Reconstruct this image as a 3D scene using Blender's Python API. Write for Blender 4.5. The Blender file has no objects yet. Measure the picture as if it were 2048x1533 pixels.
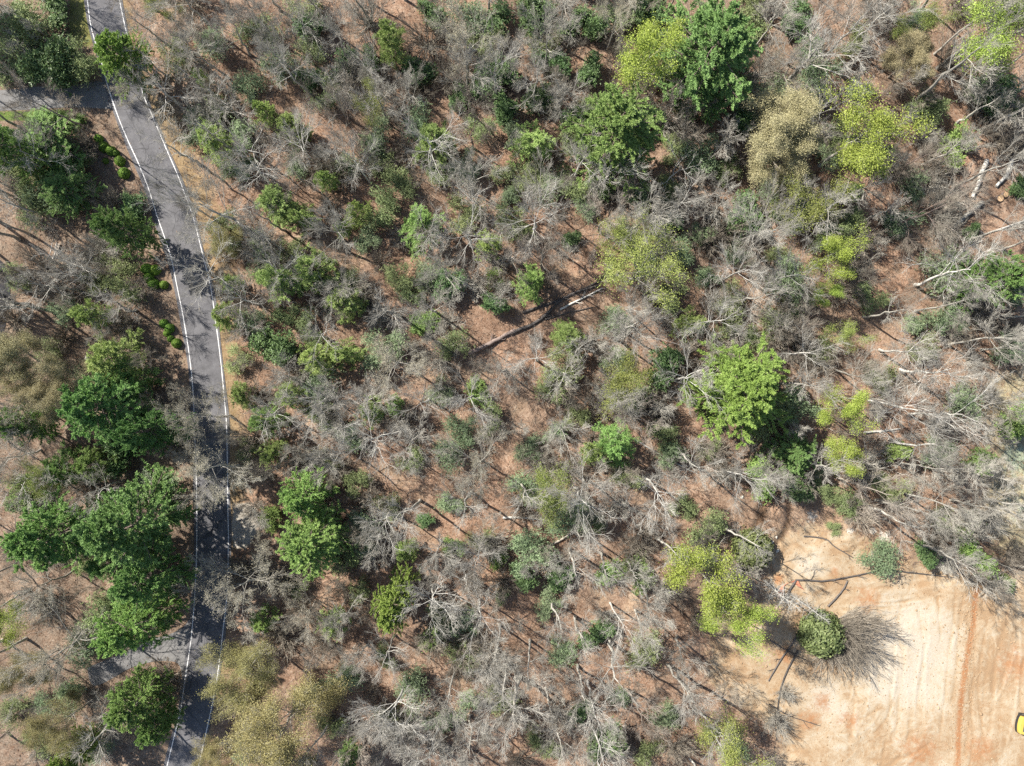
import bpy, math, random
import numpy as np
from mathutils import Vector

# ------------------------------------------------------------------ camera, sky, sun, exposure
SC = bpy.context.scene
COL = SC.collection
CAM_H = 125.0            # flying height over the forest floor, metres
GROUND_W = 180.0         # metres of ground across the frame
PXM = 2048.0 / GROUND_W  # photo pixels per metre at ground level

cam_data = bpy.data.cameras.new('camera')
cam = bpy.data.objects.new('camera', cam_data)
COL.objects.link(cam)
cam.location = (0, 0, CAM_H)
cam.rotation_euler = (0, 0, 0)
cam_data.sensor_width = 36.0
cam_data.lens = 36.0 * CAM_H / GROUND_W
cam_data.clip_start = 1.0
cam_data.clip_end = 3000.0
SC.camera = cam

SUN_EL = math.radians(41.0)
SH_DIR = (math.cos(math.radians(34)), -math.sin(math.radians(34)))   # way the shadows fall on the ground
world = bpy.data.worlds.new('World')
SC.world = world
world.use_nodes = True
wn = world.node_tree.nodes
bg = wn.get('Background') or wn.new('ShaderNodeBackground')
sky = wn.new('ShaderNodeTexSky')
sky.sky_type = 'NISHITA'
sky.sun_disc = False
sky.sun_elevation = SUN_EL
sky.sun_rotation = math.atan2(-SH_DIR[0], -SH_DIR[1])
world.node_tree.links.new(sky.outputs[0], bg.inputs['Color'])
bg.inputs['Strength'].default_value = 0.08

sun_data = bpy.data.lights.new('sun', 'SUN')
sun_data.energy = 5.0
sun_data.angle = math.radians(0.5)
sun_data.color = (1.0, 0.95, 0.87)
sun = bpy.data.objects.new('sun', sun_data)
COL.objects.link(sun)
sun.location = (-60, 40, 90)
_d = Vector((SH_DIR[0] * math.cos(SUN_EL), SH_DIR[1] * math.cos(SUN_EL), -math.sin(SUN_EL)))
sun.rotation_euler = _d.to_track_quat('-Z', 'Y').to_euler()

SC.view_settings.view_transform = 'Standard'
SC.view_settings.look = 'None'
SC.view_settings.gamma = 1.0
SC.view_settings.exposure = 1.05
SC.render.engine = 'CYCLES'
SC.cycles.max_bounces = 6
SC.cycles.diffuse_bounces = 3
SC.cycles.transmission_bounces = 3
SC.cycles.transparent_max_bounces = 4
SC.cycles.use_denoising = False

# ------------------------------------------------------------------ measuring helpers
def at(px, py, z=0.0):
    """photo pixel -> world x, y of a point that stands z metres over the floor"""
    k = (CAM_H - z) / CAM_H / PXM
    return ((px - 1024.0) * k, -(py - 766.5) * k)

def poly_px(pts):
    return np.array([at(*p) for p in pts])

def in_poly(X, Y, poly):
    inside = np.zeros(X.shape, bool)
    n = len(poly)
    for i in range(n):
        x1, y1 = poly[i]; x2, y2 = poly[(i + 1) % n]
        c = ((y1 > Y) != (y2 > Y)) & (X < (x2 - x1) * (Y - y1) / ((y2 - y1) + 1e-12) + x1)
        inside ^= c
    return inside

def seg_dist(X, Y, line):
    best = np.full(X.shape, 1e9)
    for i in range(len(line) - 1):
        ax, ay = line[i]; bx, by = line[i + 1]
        dx, dy = bx - ax, by - ay
        t = np.clip(((X - ax) * dx + (Y - ay) * dy) / (dx * dx + dy * dy + 1e-9), 0, 1)
        best = np.minimum(best, np.hypot(X - ax - t * dx, Y - ay - t * dy))
    return best

def poly_sd(X, Y, poly):
    """signed distance, positive inside"""
    d = seg_dist(X, Y, np.vstack([poly, poly[:1]]))
    return np.where(in_poly(X, Y, poly), d, -d)

def smooth(a, b, v):
    t = np.clip((v - a) / (b - a), 0, 1)
    return t * t * (3 - 2 * t)

# road: the two painted edge lines, traced in photo pixels
LEFT_LINE = [(168, -60), (175, 0), (183, 57), (200, 113), (214, 167), (234, 227), (254, 277), (277, 327), (297, 377),
             (314, 431), (341, 511), (354, 572), (367, 636), (379, 712), (386, 779), (389, 846), (392, 930), (394, 1024),
             (393, 1121), (389, 1201), (382, 1281), (372, 1348), (361, 1422), (349, 1472), (334, 1533), (318, 1600)]
RIGHT_LINE = [(228, -60), (239, 0), (256, 78), (270, 130), (287, 190), (307, 237), (334, 301), (354, 347), (372, 394),
              (387, 437), (406, 511), (421, 572), (432, 646), (442, 726), (449, 799), (453, 846), (455, 930), (456, 1024),
              (457, 1088), (454, 1188), (447, 1255), (437, 1338), (427, 1398), (414, 1458), (397, 1533), (380, 1600)]
def resample(line, n):
    p = np.array(line, float)
    # Catmull-Rom through the points, then even spacing
    q = []
    for i in range(len(p) - 1):
        p0 = p[max(i - 1, 0)]; p1 = p[i]; p2 = p[i + 1]; p3 = p[min(i + 2, len(p) - 1)]
        for t in np.linspace(0, 1, 12, endpoint=False):
            q.append(0.5 * ((2 * p1) + (-p0 + p2) * t + (2 * p0 - 5 * p1 + 4 * p2 - p3) * t * t + (-p0 + 3 * p1 - 3 * p2 + p3) * t ** 3))
    q.append(p[-1]); q = np.array(q)
    s = np.r_[0, np.cumsum(np.hypot(*np.diff(q, axis=0).T))]
    u = np.linspace(0, s[-1], n)
    return np.c_[np.interp(u, s, q[:, 0]), np.interp(u, s, q[:, 1])]
RL = resample(poly_px(LEFT_LINE), 160)
RR = resample(poly_px(RIGHT_LINE), 160)
RC = (RL + RR) / 2
DRIVE_TOP = poly_px([(-120, 182), (0, 181), (75, 174), (143, 170), (195, 163), (212, 172), (228, 212), (226, 218), (143, 215), (75, 219), (0, 222), (-120, 226)])
DRIVE_LOW = poly_px([(175, 1335), (247, 1306), (294, 1281), (334, 1271), (366, 1255), (380, 1238), (386, 1255), (372, 1352), (365, 1355), (361, 1336), (352, 1325), (325, 1322), (300, 1325), (262, 1336), (190, 1372)])
PAD = poly_px([(-90, 500), (-20, 510), (2, 522), (12, 536), (19, 560), (21, 590), (19, 606), (13, 622), (12, 650), (8, 661), (0, 666), (-90, 690)])
CLEARING = poly_px([(1570, 1092), (1625, 1075), (1690, 1085), (1740, 1120), (1800, 1145), (1880, 1150), (1965, 1185), (2075, 1165),
                    (2200, 1150), (2200, 1650), (1560, 1650), (1585, 1500), (1575, 1440), (1500, 1400), (1440, 1345), (1452, 1285), (1500, 1255), (1545, 1215), (1560, 1150)])
BARE_EDGE = poly_px([(1440, 960), (1560, 1000), (1640, 940), (1720, 980), (1800, 1060), (1900, 1130), (1980, 1130), (2100, 1090), (2100, 1300), (1400, 1350), (1480, 1180), (1440, 1090)])
GULLY = np.array([at(1592, 900), at(1560, 960), at(1530, 1000), at(1517, 1050), at(1520, 1085), at(1505, 1120), at(1480, 1160)])
RILL = np.array([at(1588, 975), at(1578, 1010), at(1578, 1040), at(1570, 1065), at(1555, 1085), at(1520, 1110)])
LAWN = poly_px([(-60, 224), (0, 223), (128, 221), (132, 238), (90, 244), (0, 242), (-60, 242)])
STRIP = poly_px([(140, -60), (142, 0), (140, 60), (150, 90), (178, 92), (186, 85), (176, 0), (168, -60)])
MEADOW = poly_px([(1960, 780), (2010, 740), (2120, 720), (2120, 1130), (1990, 1120), (1960, 1000), (1975, 900)])
GRAVEL = poly_px([(468, 1010), (500, 1005), (520, 1030), (512, 1070), (490, 1100), (468, 1095), (462, 1050)])

def relief(X, Y):
    X = np.asarray(X, float); Y = np.asarray(Y, float)
    z = 0.30 * np.sin(X * .23 + 1.1) * np.cos(Y * .19 + .4) + 0.22 * np.sin(X * .47 - Y * .36 + 2.0) + 0.10 * np.sin(X * 1.15 + Y * .8) * np.cos(Y * 1.3 - X * .35)
    z += 0.05 * np.sin(X * 2.7 + 1.3 * np.sin(Y * 1.9)) * np.cos(Y * 2.9 + X * .6)
    flat = smooth(3.6, 8.5, seg_dist(X, Y, RC))
    for P_ in (DRIVE_TOP, DRIVE_LOW, PAD):
        flat = flat * smooth(-2.5, -0.4, poly_sd(X, Y, P_) * -1 - 2.5)
    z = z * flat * (1 - 0.8 * smooth(-1, 4, poly_sd(X, Y, CLEARING)))
    z -= 0.7 * np.exp(-(seg_dist(X, Y, GULLY) / 1.0) ** 2) + 0.45 * np.exp(-(seg_dist(X, Y, RILL) / .8) ** 2)
    return z
def relief1(x, y):
    return float(relief(np.array([x]), np.array([y]))[0])

# ------------------------------------------------------------------ materials
def new_mat(name):
    m = bpy.data.materials.new(name); m.use_nodes = True
    nt = m.node_tree
    for n in list(nt.nodes): nt.nodes.remove(n)
    out = nt.nodes.new('ShaderNodeOutputMaterial')
    return m, nt, out
def N(nt, typ, **kw):
    n = nt.nodes.new(typ)
    for k, v in kw.items(): setattr(n, k, v)
    return n
def noise(nt, vec, scale, detail=4, rough=.6, dist=0.0):
    n = N(nt, 'ShaderNodeTexNoise'); n.inputs['Scale'].default_value = scale
    n.inputs['Detail'].default_value = detail; n.inputs['Roughness'].default_value = rough
    n.inputs['Distortion'].default_value = dist
    nt.links.new(vec, n.inputs['Vector']); return n.outputs['Fac']
def ramp(nt, fac, stops):
    r = N(nt, 'ShaderNodeValToRGB'); e = r.color_ramp.elements
    while len(e) < len(stops): e.new(.5)
    for i, (p, c) in enumerate(stops):
        e[i].position = p; e[i].color = (*c, 1) if len(c) == 3 else c
    nt.links.new(fac, r.inputs['Fac']); return r.outputs['Color']
def mixc(nt, fac, a, b, mode='MIX'):
    m = N(nt, 'ShaderNodeMix', data_type='RGBA', blend_type=mode)
    for sock, v in ((m.inputs['Factor'], fac), (m.inputs[6], a), (m.inputs[7], b)):
        if isinstance(v, (int, float)): sock.default_value = v
        elif isinstance(v, tuple): sock.default_value = (*v, 1)
        else: nt.links.new(v, sock)
    return m.outputs[2]
def mathn(nt, op, a, b=None, clamp=False):
    m = N(nt, 'ShaderNodeMath', operation=op, use_clamp=clamp)
    for i, v in enumerate((a, b)):
        if v is None: continue
        if isinstance(v, (int, float)): m.inputs[i].default_value = v
        else: nt.links.new(v, m.inputs[i])
    return m.outputs[0]
def attr(nt, name):
    a = N(nt, 'ShaderNodeAttribute'); a.attribute_name = name; return a.outputs['Fac']
def principled(nt, out, color, rough=.9, bump=None, bump_d=.05, spec=.2, bump_s=.6):
    p = N(nt, 'ShaderNodeBsdfPrincipled')
    if isinstance(color, tuple): p.inputs['Base Color'].default_value = (*color, 1)
    else: nt.links.new(color, p.inputs['Base Color'])
    p.inputs['Roughness'].default_value = rough
    p.inputs['Specular IOR Level'].default_value = spec
    if bump is not None:
        b = N(nt, 'ShaderNodeBump'); b.inputs['Distance'].default_value = bump_d; b.inputs['Strength'].default_value = bump_s
        nt.links.new(bump, b.inputs['Height']); nt.links.new(b.outputs[0], p.inputs['Normal'])
    nt.links.new(p.outputs[0], out.inputs['Surface']); return p
def objco(nt):
    return N(nt, 'ShaderNodeTexCoord').outputs['Object']

def mat_bark(name, c1, c2, var=.25):
    m, nt, out = new_mat(name); co = objco(nt)
    base = ramp(nt, noise(nt, co, 2.2, 5, .7), [(.30, c1), (.70, c2)])
    rnd = N(nt, 'ShaderNodeObjectInfo').outputs['Random']
    k = mathn(nt, 'ADD', mathn(nt, 'MULTIPLY', rnd, 2 * var), 1 - var)
    hsv = N(nt, 'ShaderNodeHueSaturation'); nt.links.new(base, hsv.inputs['Color']); nt.links.new(k, hsv.inputs['Value'])
    principled(nt, out, hsv.outputs[0], .92, noise(nt, co, 9, 3), .03, .15)
    return m
def mat_leaf(name, c1, c2, c3, transl=.3, rough=.55, spec=.3, hue=.012, val=.18, gain=1.0):
    """leaf colours vary from leaf to leaf (tint attribute), in patches, and from plant to plant"""
    m, nt, out = new_mat(name); co = objco(nt)
    t = attr(nt, 'tint')
    f = mathn(nt, 'ADD', mathn(nt, 'MULTIPLY', t, .55), mathn(nt, 'MULTIPLY', noise(nt, co, .55, 3), .5))
    base = ramp(nt, f, [(.25, tuple(v * gain for v in c1)), (.52, tuple(v * gain for v in c2)), (.80, tuple(v * gain for v in c3))])
    rnd = N(nt, 'ShaderNodeObjectInfo').outputs['Random']
    hsv = N(nt, 'ShaderNodeHueSaturation'); nt.links.new(base, hsv.inputs['Color'])
    nt.links.new(mathn(nt, 'ADD', mathn(nt, 'MULTIPLY', rnd, 2 * hue), .5 - hue), hsv.inputs['Hue'])
    rnd2 = mathn(nt, 'FRACT', mathn(nt, 'MULTIPLY', rnd, 7.31))
    nt.links.new(mathn(nt, 'ADD', mathn(nt, 'MULTIPLY', rnd2, 2 * val), 1 - val), hsv.inputs['Value'])
    p = N(nt, 'ShaderNodeBsdfPrincipled'); nt.links.new(hsv.outputs[0], p.inputs['Base Color'])
    p.inputs['Roughness'].default_value = rough; p.inputs['Specular IOR Level'].default_value = spec
    tr = N(nt, 'ShaderNodeBsdfTranslucent'); nt.links.new(hsv.outputs[0], tr.inputs['Color'])
    mx = N(nt, 'ShaderNodeMixShader'); mx.inputs[0].default_value = transl
    nt.links.new(p.outputs[0], mx.inputs[1]); nt.links.new(tr.outputs[0], mx.inputs[2])
    nt.links.new(mx.outputs[0], out.inputs['Surface'])
    return m

M = {}
M['bark_pale'] = mat_bark('bark_pale', (.39, .372, .335), (.62, .60, .545), .22)
M['bark_grey'] = mat_bark('bark_grey', (.265, .248, .215), (.455, .432, .38))
M['bark_tan'] = mat_bark('bark_tan', (.25, .215, .18), (.42, .37, .31))
M['bark_brown'] = mat_bark('bark_brown', (.15, .115, .10), (.28, .22, .19))
M['bark_dark'] = mat_bark('bark_dark', (.06, .052, .048), (.14, .125, .115))
M['brush'] = mat_bark('brush_twigs', (.205, .178, .142), (.345, .305, .25), .3)
M['brush_grey'] = mat_bark('brush_twigs_grey', (.275, .258, .22), (.46, .435, .38), .28)
M['wood_cut'] = mat_bark('cut_wood', (.38, .245, .135), (.54, .38, .235), .1)
M['needle_dark'] = mat_leaf('needles_dark', (.110, .195, .062), (.190, .318, .098), (.272, .408, .136), .14)
M['needle_mid'] = mat_leaf('needles_mid', (.142, .242, .066), (.240, .372, .104), (.330, .462, .150), .14)
M['needle_bright'] = mat_leaf('needles_bright', (.155, .230, .050), (.255, .355, .078), (.345, .440, .118), .16)
M['needle_soft'] = mat_leaf('needles_soft', (.195, .280, .078), (.305, .405, .120), (.395, .480, .175), .14)
M['laurel'] = mat_leaf('laurel_leaves', (.070, .122, .044), (.126, .204, .074), (.195, .285, .115), .12, .45, .35)
M['shrub_green'] = mat_leaf('shrub_leaves', (.130, .210, .054), (.218, .322, .088), (.300, .405, .128), .14)
M['shrub_olive'] = mat_leaf('shrub_leaves_olive', (.150, .188, .078), (.242, .295, .124), (.330, .380, .174), .14)
M['shrub_grey'] = mat_leaf('shrub_leaves_grey', (.140, .195, .100), (.230, .305, .160), (.320, .395, .225), .14)
M['lime'] = mat_leaf('lime_new_leaves', (.200, .270, .042), (.320, .410, .072), (.420, .495, .120), .2)
M['lime_dull'] = mat_leaf('yellow_green_new_leaves', (.165, .205, .050), (.275, .325, .078), (.370, .410, .130), .22)
M['catkin_tan'] = mat_leaf('tan_catkins', (.270, .235, .120), (.410, .360, .200), (.510, .455, .275), .15)
M['catkin_grey'] = mat_leaf('grey_tan_buds', (.240, .215, .145), (.350, .318, .225), (.450, .412, .305), .15)
M['catkin_gold'] = mat_leaf('golden_catkins', (.175, .152, .055), (.285, .255, .098), (.385, .352, .165), .2)
M['boxwood'] = mat_leaf('boxwood_leaves', (.095, .185, .026), (.170, .300, .042), (.240, .385, .068), .12)

# ------------------------------------------------------------------ mesh helpers
def mesh_from(name, V, F, mats, smooth_=True, tint=None, midx=None):
    """V (n,3); F list of (m,k) int arrays"""
    me = bpy.data.meshes.new(name)
    nloop = sum(f.size for f in F); npoly = sum(len(f) for f in F)
    me.vertices.add(len(V)); me.vertices.foreach_set('co', np.ascontiguousarray(V, np.float32).ravel())
    me.loops.add(nloop); me.polygons.add(npoly)
    li = np.concatenate([f.ravel() for f in F]).astype(np.int32)
    tot = np.concatenate([np.full(len(f), f.shape[1], np.int32) for f in F])
    me.loops.foreach_set('vertex_index', li)
    me.polygons.foreach_set('loop_start', np.r_[0, np.cumsum(tot)[:-1]].astype(np.int32))
    me.polygons.foreach_set('loop_total', tot)
    me.polygons.foreach_set('use_smooth', np.full(npoly, smooth_))
    for m in mats: me.materials.append(m)
    if midx is not None: me.polygons.foreach_set('material_index', midx.astype(np.int32))
    if tint is not None:
        a = me.attributes.new('tint', 'FLOAT', 'POINT'); a.data.foreach_set('value', np.ascontiguousarray(tint, np.float32))
    me.update(calc_edges=True)
    return me

class Geo:
    """gathers arrays of tubes and leaves into one mesh"""
    def __init__(s): s.V = []; s.F4 = []; s.F3 = []; s.n = 0; s.T = []; s.m4 = []; s.m3 = []
    def add(s, V, F, tint=None, mi=0):
        F = np.asarray(F) + s.n
        s.V.append(V); s.n += len(V)
        s.T.append(np.full(len(V), .5) if tint is None else tint)
        if F.shape[1] == 4: s.F4.append(F); s.m4.append(np.full(len(F), mi))
        else: s.F3.append(F); s.m3.append(np.full(len(F), mi))
    def tubes(s, P, R, sides=3, cap=False, mi=0):
        n, k, _ = P.shape
        if n == 0: return
        T = np.gradient(P, axis=1); T /= np.linalg.norm(T, axis=2, keepdims=True) + 1e-9
        ref = np.where(np.abs(T[:, k // 2, 2:3]) > .8, np.array([[1., 0, 0]]), np.array([[0, 0, 1.]]))
        A = ref[:, None, :] - T * np.sum(ref[:, None, :] * T, 2, keepdims=True)
        A /= np.linalg.norm(A, axis=2, keepdims=True) + 1e-9
        B = np.cross(T, A)
        th = np.arange(sides) * 2 * math.pi / sides
        V = P[:, :, None, :] + R[:, :, None, None] * (A[:, :, None, :] * np.cos(th)[None, None, :, None] + B[:, :, None, :] * np.sin(th)[None, None, :, None])
        idx = np.arange(n * k * sides).reshape(n, k, sides)
        a = idx[:, :-1, :]; b = np.roll(a, -1, 2); c = idx[:, 1:, :]; d = np.roll(c, -1, 2)
        s.add(V.reshape(-1, 3), np.stack([a, b, d, c], -1).reshape(-1, 4), mi=mi)
        if cap:
            for e in (0, k - 1):
                ring = V[:, e].reshape(-1, 3); cen = P[:, e]
                vv = np.vstack([ring, cen]); ii = np.arange(n * sides).reshape(n, sides); jj = np.roll(ii, -1, 1)
                cc = np.repeat((n * sides + np.arange(n))[:, None], sides, 1)
                s.add(vv, np.stack([ii, jj, cc], -1).reshape(-1, 3), mi=max(mi, 0) if cap is True else cap - 1)
    def leaves(s, rng, C, L, W, nrm=None, dirs=None, tint=None, fold=.25, mi=0):
        """rhombic leaf faces: centres C, length L, width W"""
        n = len(C)
        if dirs is None: dirs = rng.normal(size=(n, 3))
        dirs = dirs / (np.linalg.norm(dirs, axis=1, keepdims=True) + 1e-9)
        if nrm is None: nrm = rng.normal(size=(n, 3)) * .8 + np.array([0, 0, 1.0])
        side = np.cross(nrm, dirs); side /= np.linalg.norm(side, axis=1, keepdims=True) + 1e-9
        up = np.cross(dirs, side)
        L = np.broadcast_to(np.asarray(L, float), (n,))[:, None]; W = np.broadcast_to(np.asarray(W, float), (n,))[:, None]
        V = np.stack([C - dirs * L * .5, C + side * W * .5 + up * W * fold - dirs * L * .08, C + dirs * L * .5, C - side * W * .5 + up * W * fold - dirs * L * .08], 1)
        i = np.arange(n * 4).reshape(n, 4)
        if tint is None: tint = rng.uniform(size=n)
        s.add(V.reshape(-1, 3), i, np.repeat(tint, 4), mi)
    def mesh(s, name, mats, smooth_=True, tint=False):
        F = []; mi = []
        if s.F4: F.append(np.concatenate(s.F4)); mi.append(np.concatenate(s.m4))
        if s.F3: F.append(np.concatenate(s.F3)); mi.append(np.concatenate(s.m3))
        return mesh_from(name, np.concatenate(s.V), F, mats, smooth_, np.concatenate(s.T) if tint else None, np.concatenate(mi))

def link(name, me, parent=None):
    o = bpy.data.objects.new(name, me); COL.objects.link(o)
    if parent is not None: o.parent = parent
    return o
def empty(name):
    o = bpy.data.objects.new(name, None); COL.objects.link(o); o.empty_display_size = .5
    return o
def tag(o, label=None, cat=None, group=None, kind=None):
    if label: o['label'] = label
    if cat: o['category'] = cat
    if group: o['group'] = group
    if kind: o['kind'] = kind
    return o

# ------------------------------------------------------------------ setting: ground
def build_ground():
    xs = np.concatenate([[-1500, -500, -220, -150, -120], np.arange(-104, 34, .42), np.arange(34, 104.01, .21), [120, 150, 220, 500, 1500]])
    ys = np.concatenate([[-1500, -500, -200, -130, -95], np.arange(-80, -26, .21), np.arange(-26, 80.01, .42), [95, 130, 200, 500, 1500]])
    X, Y = np.meshgrid(xs, ys)
    Z = relief(X, Y)
    # wheel and track ruts pressed into the graded soil
    rg = np.random.default_rng(42); rut = np.zeros(X.shape); sub = (X > 34) & (X < 104) & (Y < -26) & (Y > -80)
    ii = np.where(sub.any(1))[0]; jj = np.where(sub.any(0))[0]; sl = (slice(ii[0], ii[-1] + 1), slice(jj[0], jj[-1] + 1))
    def rut_line(p, wd, amp):
        rut[sl] += amp * np.exp(-(seg_dist(X[sl], Y[sl], np.array([at(*q) for q in p])) / wd) ** 2)
    for q in range(38):
        x0 = rg.uniform(1690, 2060); y0 = rg.uniform(1170, 1330); ln = rg.uniform(90, 300); sk = rg.normal(-14, 14); bow = rg.normal(0, 10)
        rut_line([(x0 + sk * t + bow * math.sin(3.1 * t) + rg.normal() * 1.2, y0 + ln * t) for t in np.linspace(0, 1, 9)], rg.uniform(.16, .34), rg.choice([-1, 1]) * rg.uniform(.4, 1))
    for q in range(22):
        a0 = rg.uniform(-.5, .5); cx, cy = rg.uniform(1640, 1800), rg.uniform(1380, 1480); r0 = rg.uniform(60, 190)
        rut_line([(cx + r0 * math.cos(a), cy + r0 * .8 * math.sin(a)) for a in np.linspace(a0 + .4, a0 + .4 + rg.uniform(.5, 1.1), 9)], rg.uniform(.16, .32), rg.choice([-1, 1]) * rg.uniform(.4, 1))
    for q in range(12):
        x0 = rg.uniform(1680, 1740); y0 = rg.uniform(1165, 1225); ln = rg.uniform(90, 190)
        rut_line([(x0 + ln * t, y0 - (12 + q) * t + 8 * math.sin(2.6 * t)) for t in np.linspace(0, 1, 7)], rg.uniform(.16, .3), rg.choice([-1, 1]) * rg.uniform(.4, .9))
    rut *= smooth(0, 3, poly_sd(X, Y, CLEARING)); Z = Z + .05 * np.clip(rut, -1.5, 1.5)
    ny, nx = X.shape
    idx = np.arange(nx * ny).reshape(ny, nx)
    F = np.stack([idx[:-1, :-1], idx[:-1, 1:], idx[1:, 1:], idx[1:, :-1]], -1).reshape(-1, 4)
    V = np.stack([X, Y, Z], -1).reshape(-1, 3)
    m, nt, out = new_mat('forest_floor')
    co = objco(nt)
    big = noise(nt, co, .07, 3); mid = noise(nt, co, .45, 5, .65); fine = noise(nt, co, 3.2, 4, .75); vfine = noise(nt, co, 8.5, 3, .8)
    mix = mathn(nt, 'ADD', mathn(nt, 'MULTIPLY', fine, .45), mathn(nt, 'ADD', mathn(nt, 'MULTIPLY', vfine, .35), mathn(nt, 'MULTIPLY', mid, .25)))
    litter = ramp(nt, mix, [(.37, (.048, .029, .020)), (.445, (.150, .088, .056)), (.51, (.255, .153, .100)), (.575, (.345, .230, .160)), (.67, (.48, .38, .295))])
    grey = ramp(nt, mix, [(.38, (.060, .044, .033)), (.48, (.150, .110, .080)), (.57, (.230, .178, .132)), (.68, (.36, .30, .24))])
    floor = mixc(nt, ramp(nt, big, [(.40, (0, 0, 0)), (.62, (.55, .55, .55))]), litter, grey)
    pat = noise(nt, co, .16, 6, .68, .6)
    humus = ramp(nt, mix, [(.38, (.028, .018, .013)), (.48, (.085, .052, .034)), (.57, (.155, .102, .070)), (.68, (.29, .22, .16))])
    tan = ramp(nt, mix, [(.38, (.12, .078, .050)), (.48, (.26, .178, .115)), (.57, (.345, .255, .175)), (.68, (.46, .38, .28))])
    floor = mixc(nt, ramp(nt, pat, [(.34, (.75, .75, .75)), (.47, (0, 0, 0))]), floor, humus)
    floor = mixc(nt, ramp(nt, pat, [(.54, (0, 0, 0)), (.66, (.7, .7, .7))]), floor, tan)
    brk = mathn(nt, 'MULTIPLY', mathn(nt, 'SUBTRACT', noise(nt, co, .9, 6, .7), .5), 1.6)
    def weight(a, k=1.0):
        return mathn(nt, 'ADD', attr(nt, a), mathn(nt, 'MULTIPLY', brk, k), True)
    def edge(a, lo=.35, hi=.65, k=1.0):
        return ramp(nt, weight(a, k), [(lo, (0, 0, 0)), (hi, (1, 1, 1))])
    col = mixc(nt, edge('w_grey', .2, .8), floor, grey)
    # dry golden grass along the road
    gold = ramp(nt, mix, [(.38, (.075, .052, .024)), (.47, (.19, .135, .065)), (.56, (.28, .205, .105)), (.68, (.40, .31, .19))])
    col = mixc(nt, mixc(nt, .7, (0, 0, 0), edge('w_verge', .25, .8)), col, gold)
    lawn = ramp(nt, mix, [(.38, (.030, .052, .012)), (.49, (.075, .118, .026)), (.62, (.15, .19, .055))])
    col = mixc(nt, edge('w_lawn', .3, .7, .5), col, lawn)
    strip = ramp(nt, mix, [(.38, (.055, .060, .020)), (.48, (.130, .135, .042)), (.60, (.23, .215, .085))])
    col = mixc(nt, edge('w_strip', .3, .7, .6), col, strip)
    straw = ramp(nt, mix, [(.36, (.13, .105, .055)), (.47, (.26, .215, .125)), (.57, (.35, .30, .195)), (.68, (.43, .39, .29))])
    col = mixc(nt, edge('w_straw', .25, .75), col, straw)
    mint = ramp(nt, mix, [(.36, (.13, .15, .08)), (.50, (.25, .28, .185)), (.64, (.36, .39, .30))])
    col = mixc(nt, edge('w_mint', .35, .7), col, mint)
    # thin leafy soil around the clearing
    thin = ramp(nt, mix, [(.36, (.105, .062, .040)), (.46, (.235, .150, .098)), (.55, (.32, .220, .150)), (.68, (.43, .33, .25))])
    col = mixc(nt, edge('w_thin', .25, .75), col, thin)
    # graded sandy subsoil: cream, tan and orange in streaks
    mp = N(nt, 'ShaderNodeMapping'); mp.inputs['Scale'].default_value = (1.0, .10, 1); mp.inputs['Rotation'].default_value = (0, 0, math.radians(3))
    wn_ = N(nt, 'ShaderNodeTexNoise'); wn_.inputs['Scale'].default_value = .11; wn_.inputs['Detail'].default_value = 2; nt.links.new(co, wn_.inputs['Vector'])
    wa = N(nt, 'ShaderNodeVectorMath', operation='MULTIPLY_ADD'); nt.links.new(wn_.outputs['Color'], wa.inputs[0]); wa.inputs[1].default_value = (9, 9, 0); nt.links.new(co, wa.inputs[2])
    nt.links.new(wa.outputs[0], mp.inputs['Vector'])
    streak = noise(nt, mp.outputs[0], 1.5, 6, .7, 2.2)
    mp2 = N(nt, 'ShaderNodeMapping'); mp2.inputs['Scale'].default_value = (.45, .8, 1); mp2.inputs['Rotation'].default_value = (0, 0, math.radians(-32))
    nt.links.new(wa.outputs[0], mp2.inputs['Vector'])
    streak2 = noise(nt, mp2.outputs[0], .55, 7, .72, 3.5)
    blotch = noise(nt, co, .22, 6, .62, .8)
    sm = mathn(nt, 'ADD', mathn(nt, 'MULTIPLY', streak, .22), mathn(nt, 'ADD', mathn(nt, 'MULTIPLY', streak2, .34), mathn(nt, 'MULTIPLY', blotch, .44)))
    sm = mathn(nt, 'ADD', sm, mathn(nt, 'MULTIPLY', mathn(nt, 'SUBTRACT', attr(nt, 'w_cream'), .38), .17))
    sm = mathn(nt, 'ADD', sm, mathn(nt, 'MULTIPLY', mathn(nt, 'SUBTRACT', attr(nt, 'w_rut'), .5), .20))
    soil = ramp(nt, sm, [(.37, (.300, .198, .115)), (.45, (.365, .277, .182)), (.505, (.405, .333, .238)), (.56, (.430, .372, .288)), (.65, (.450, .402, .325))])
    soil = mixc(nt, mixc(nt, .28, (0, 0, 0), ramp(nt, fine, [(.38, (1, 1, 1)), (.55, (0, 0, 0))])), soil, (.36, .24, .13))
    red = ramp(nt, mix, [(.36, (.22, .085, .036)), (.52, (.32, .155, .072)), (.68, (.38, .235, .130))])
    soil = mixc(nt, edge('w_red', .3, .7, .8), soil, red)
    col = mixc(nt, edge('w_soil', .38, .62, .8), col, soil)
    chalk = ramp(nt, mix, [(.40, (.32, .26, .19)), (.60, (.52, .48, .42))])
    col = mixc(nt, edge('w_chalk', .4, .7, 1.0), col, chalk)
    wet = ramp(nt, mix, [(.36, (.035, .022, .014)), (.52, (.105, .062, .036)), (.68, (.22, .14, .085))])
    col = mixc(nt, mixc(nt, .85, (0, 0, 0), edge('w_wet', .3, .75, .7)), col, wet)
    grav = ramp(nt, mix, [(.36, (.22, .19, .15)), (.52, (.34, .31, .26)), (.68, (.46, .43, .38))])
    col = mixc(nt, edge('w_grav', .3, .7), col, grav)
    hgt = mathn(nt, 'ADD', fine, mathn(nt, 'MULTIPLY', vfine, .5))
    principled(nt, out, col, .95, hgt, .10, .1, .55)
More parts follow.
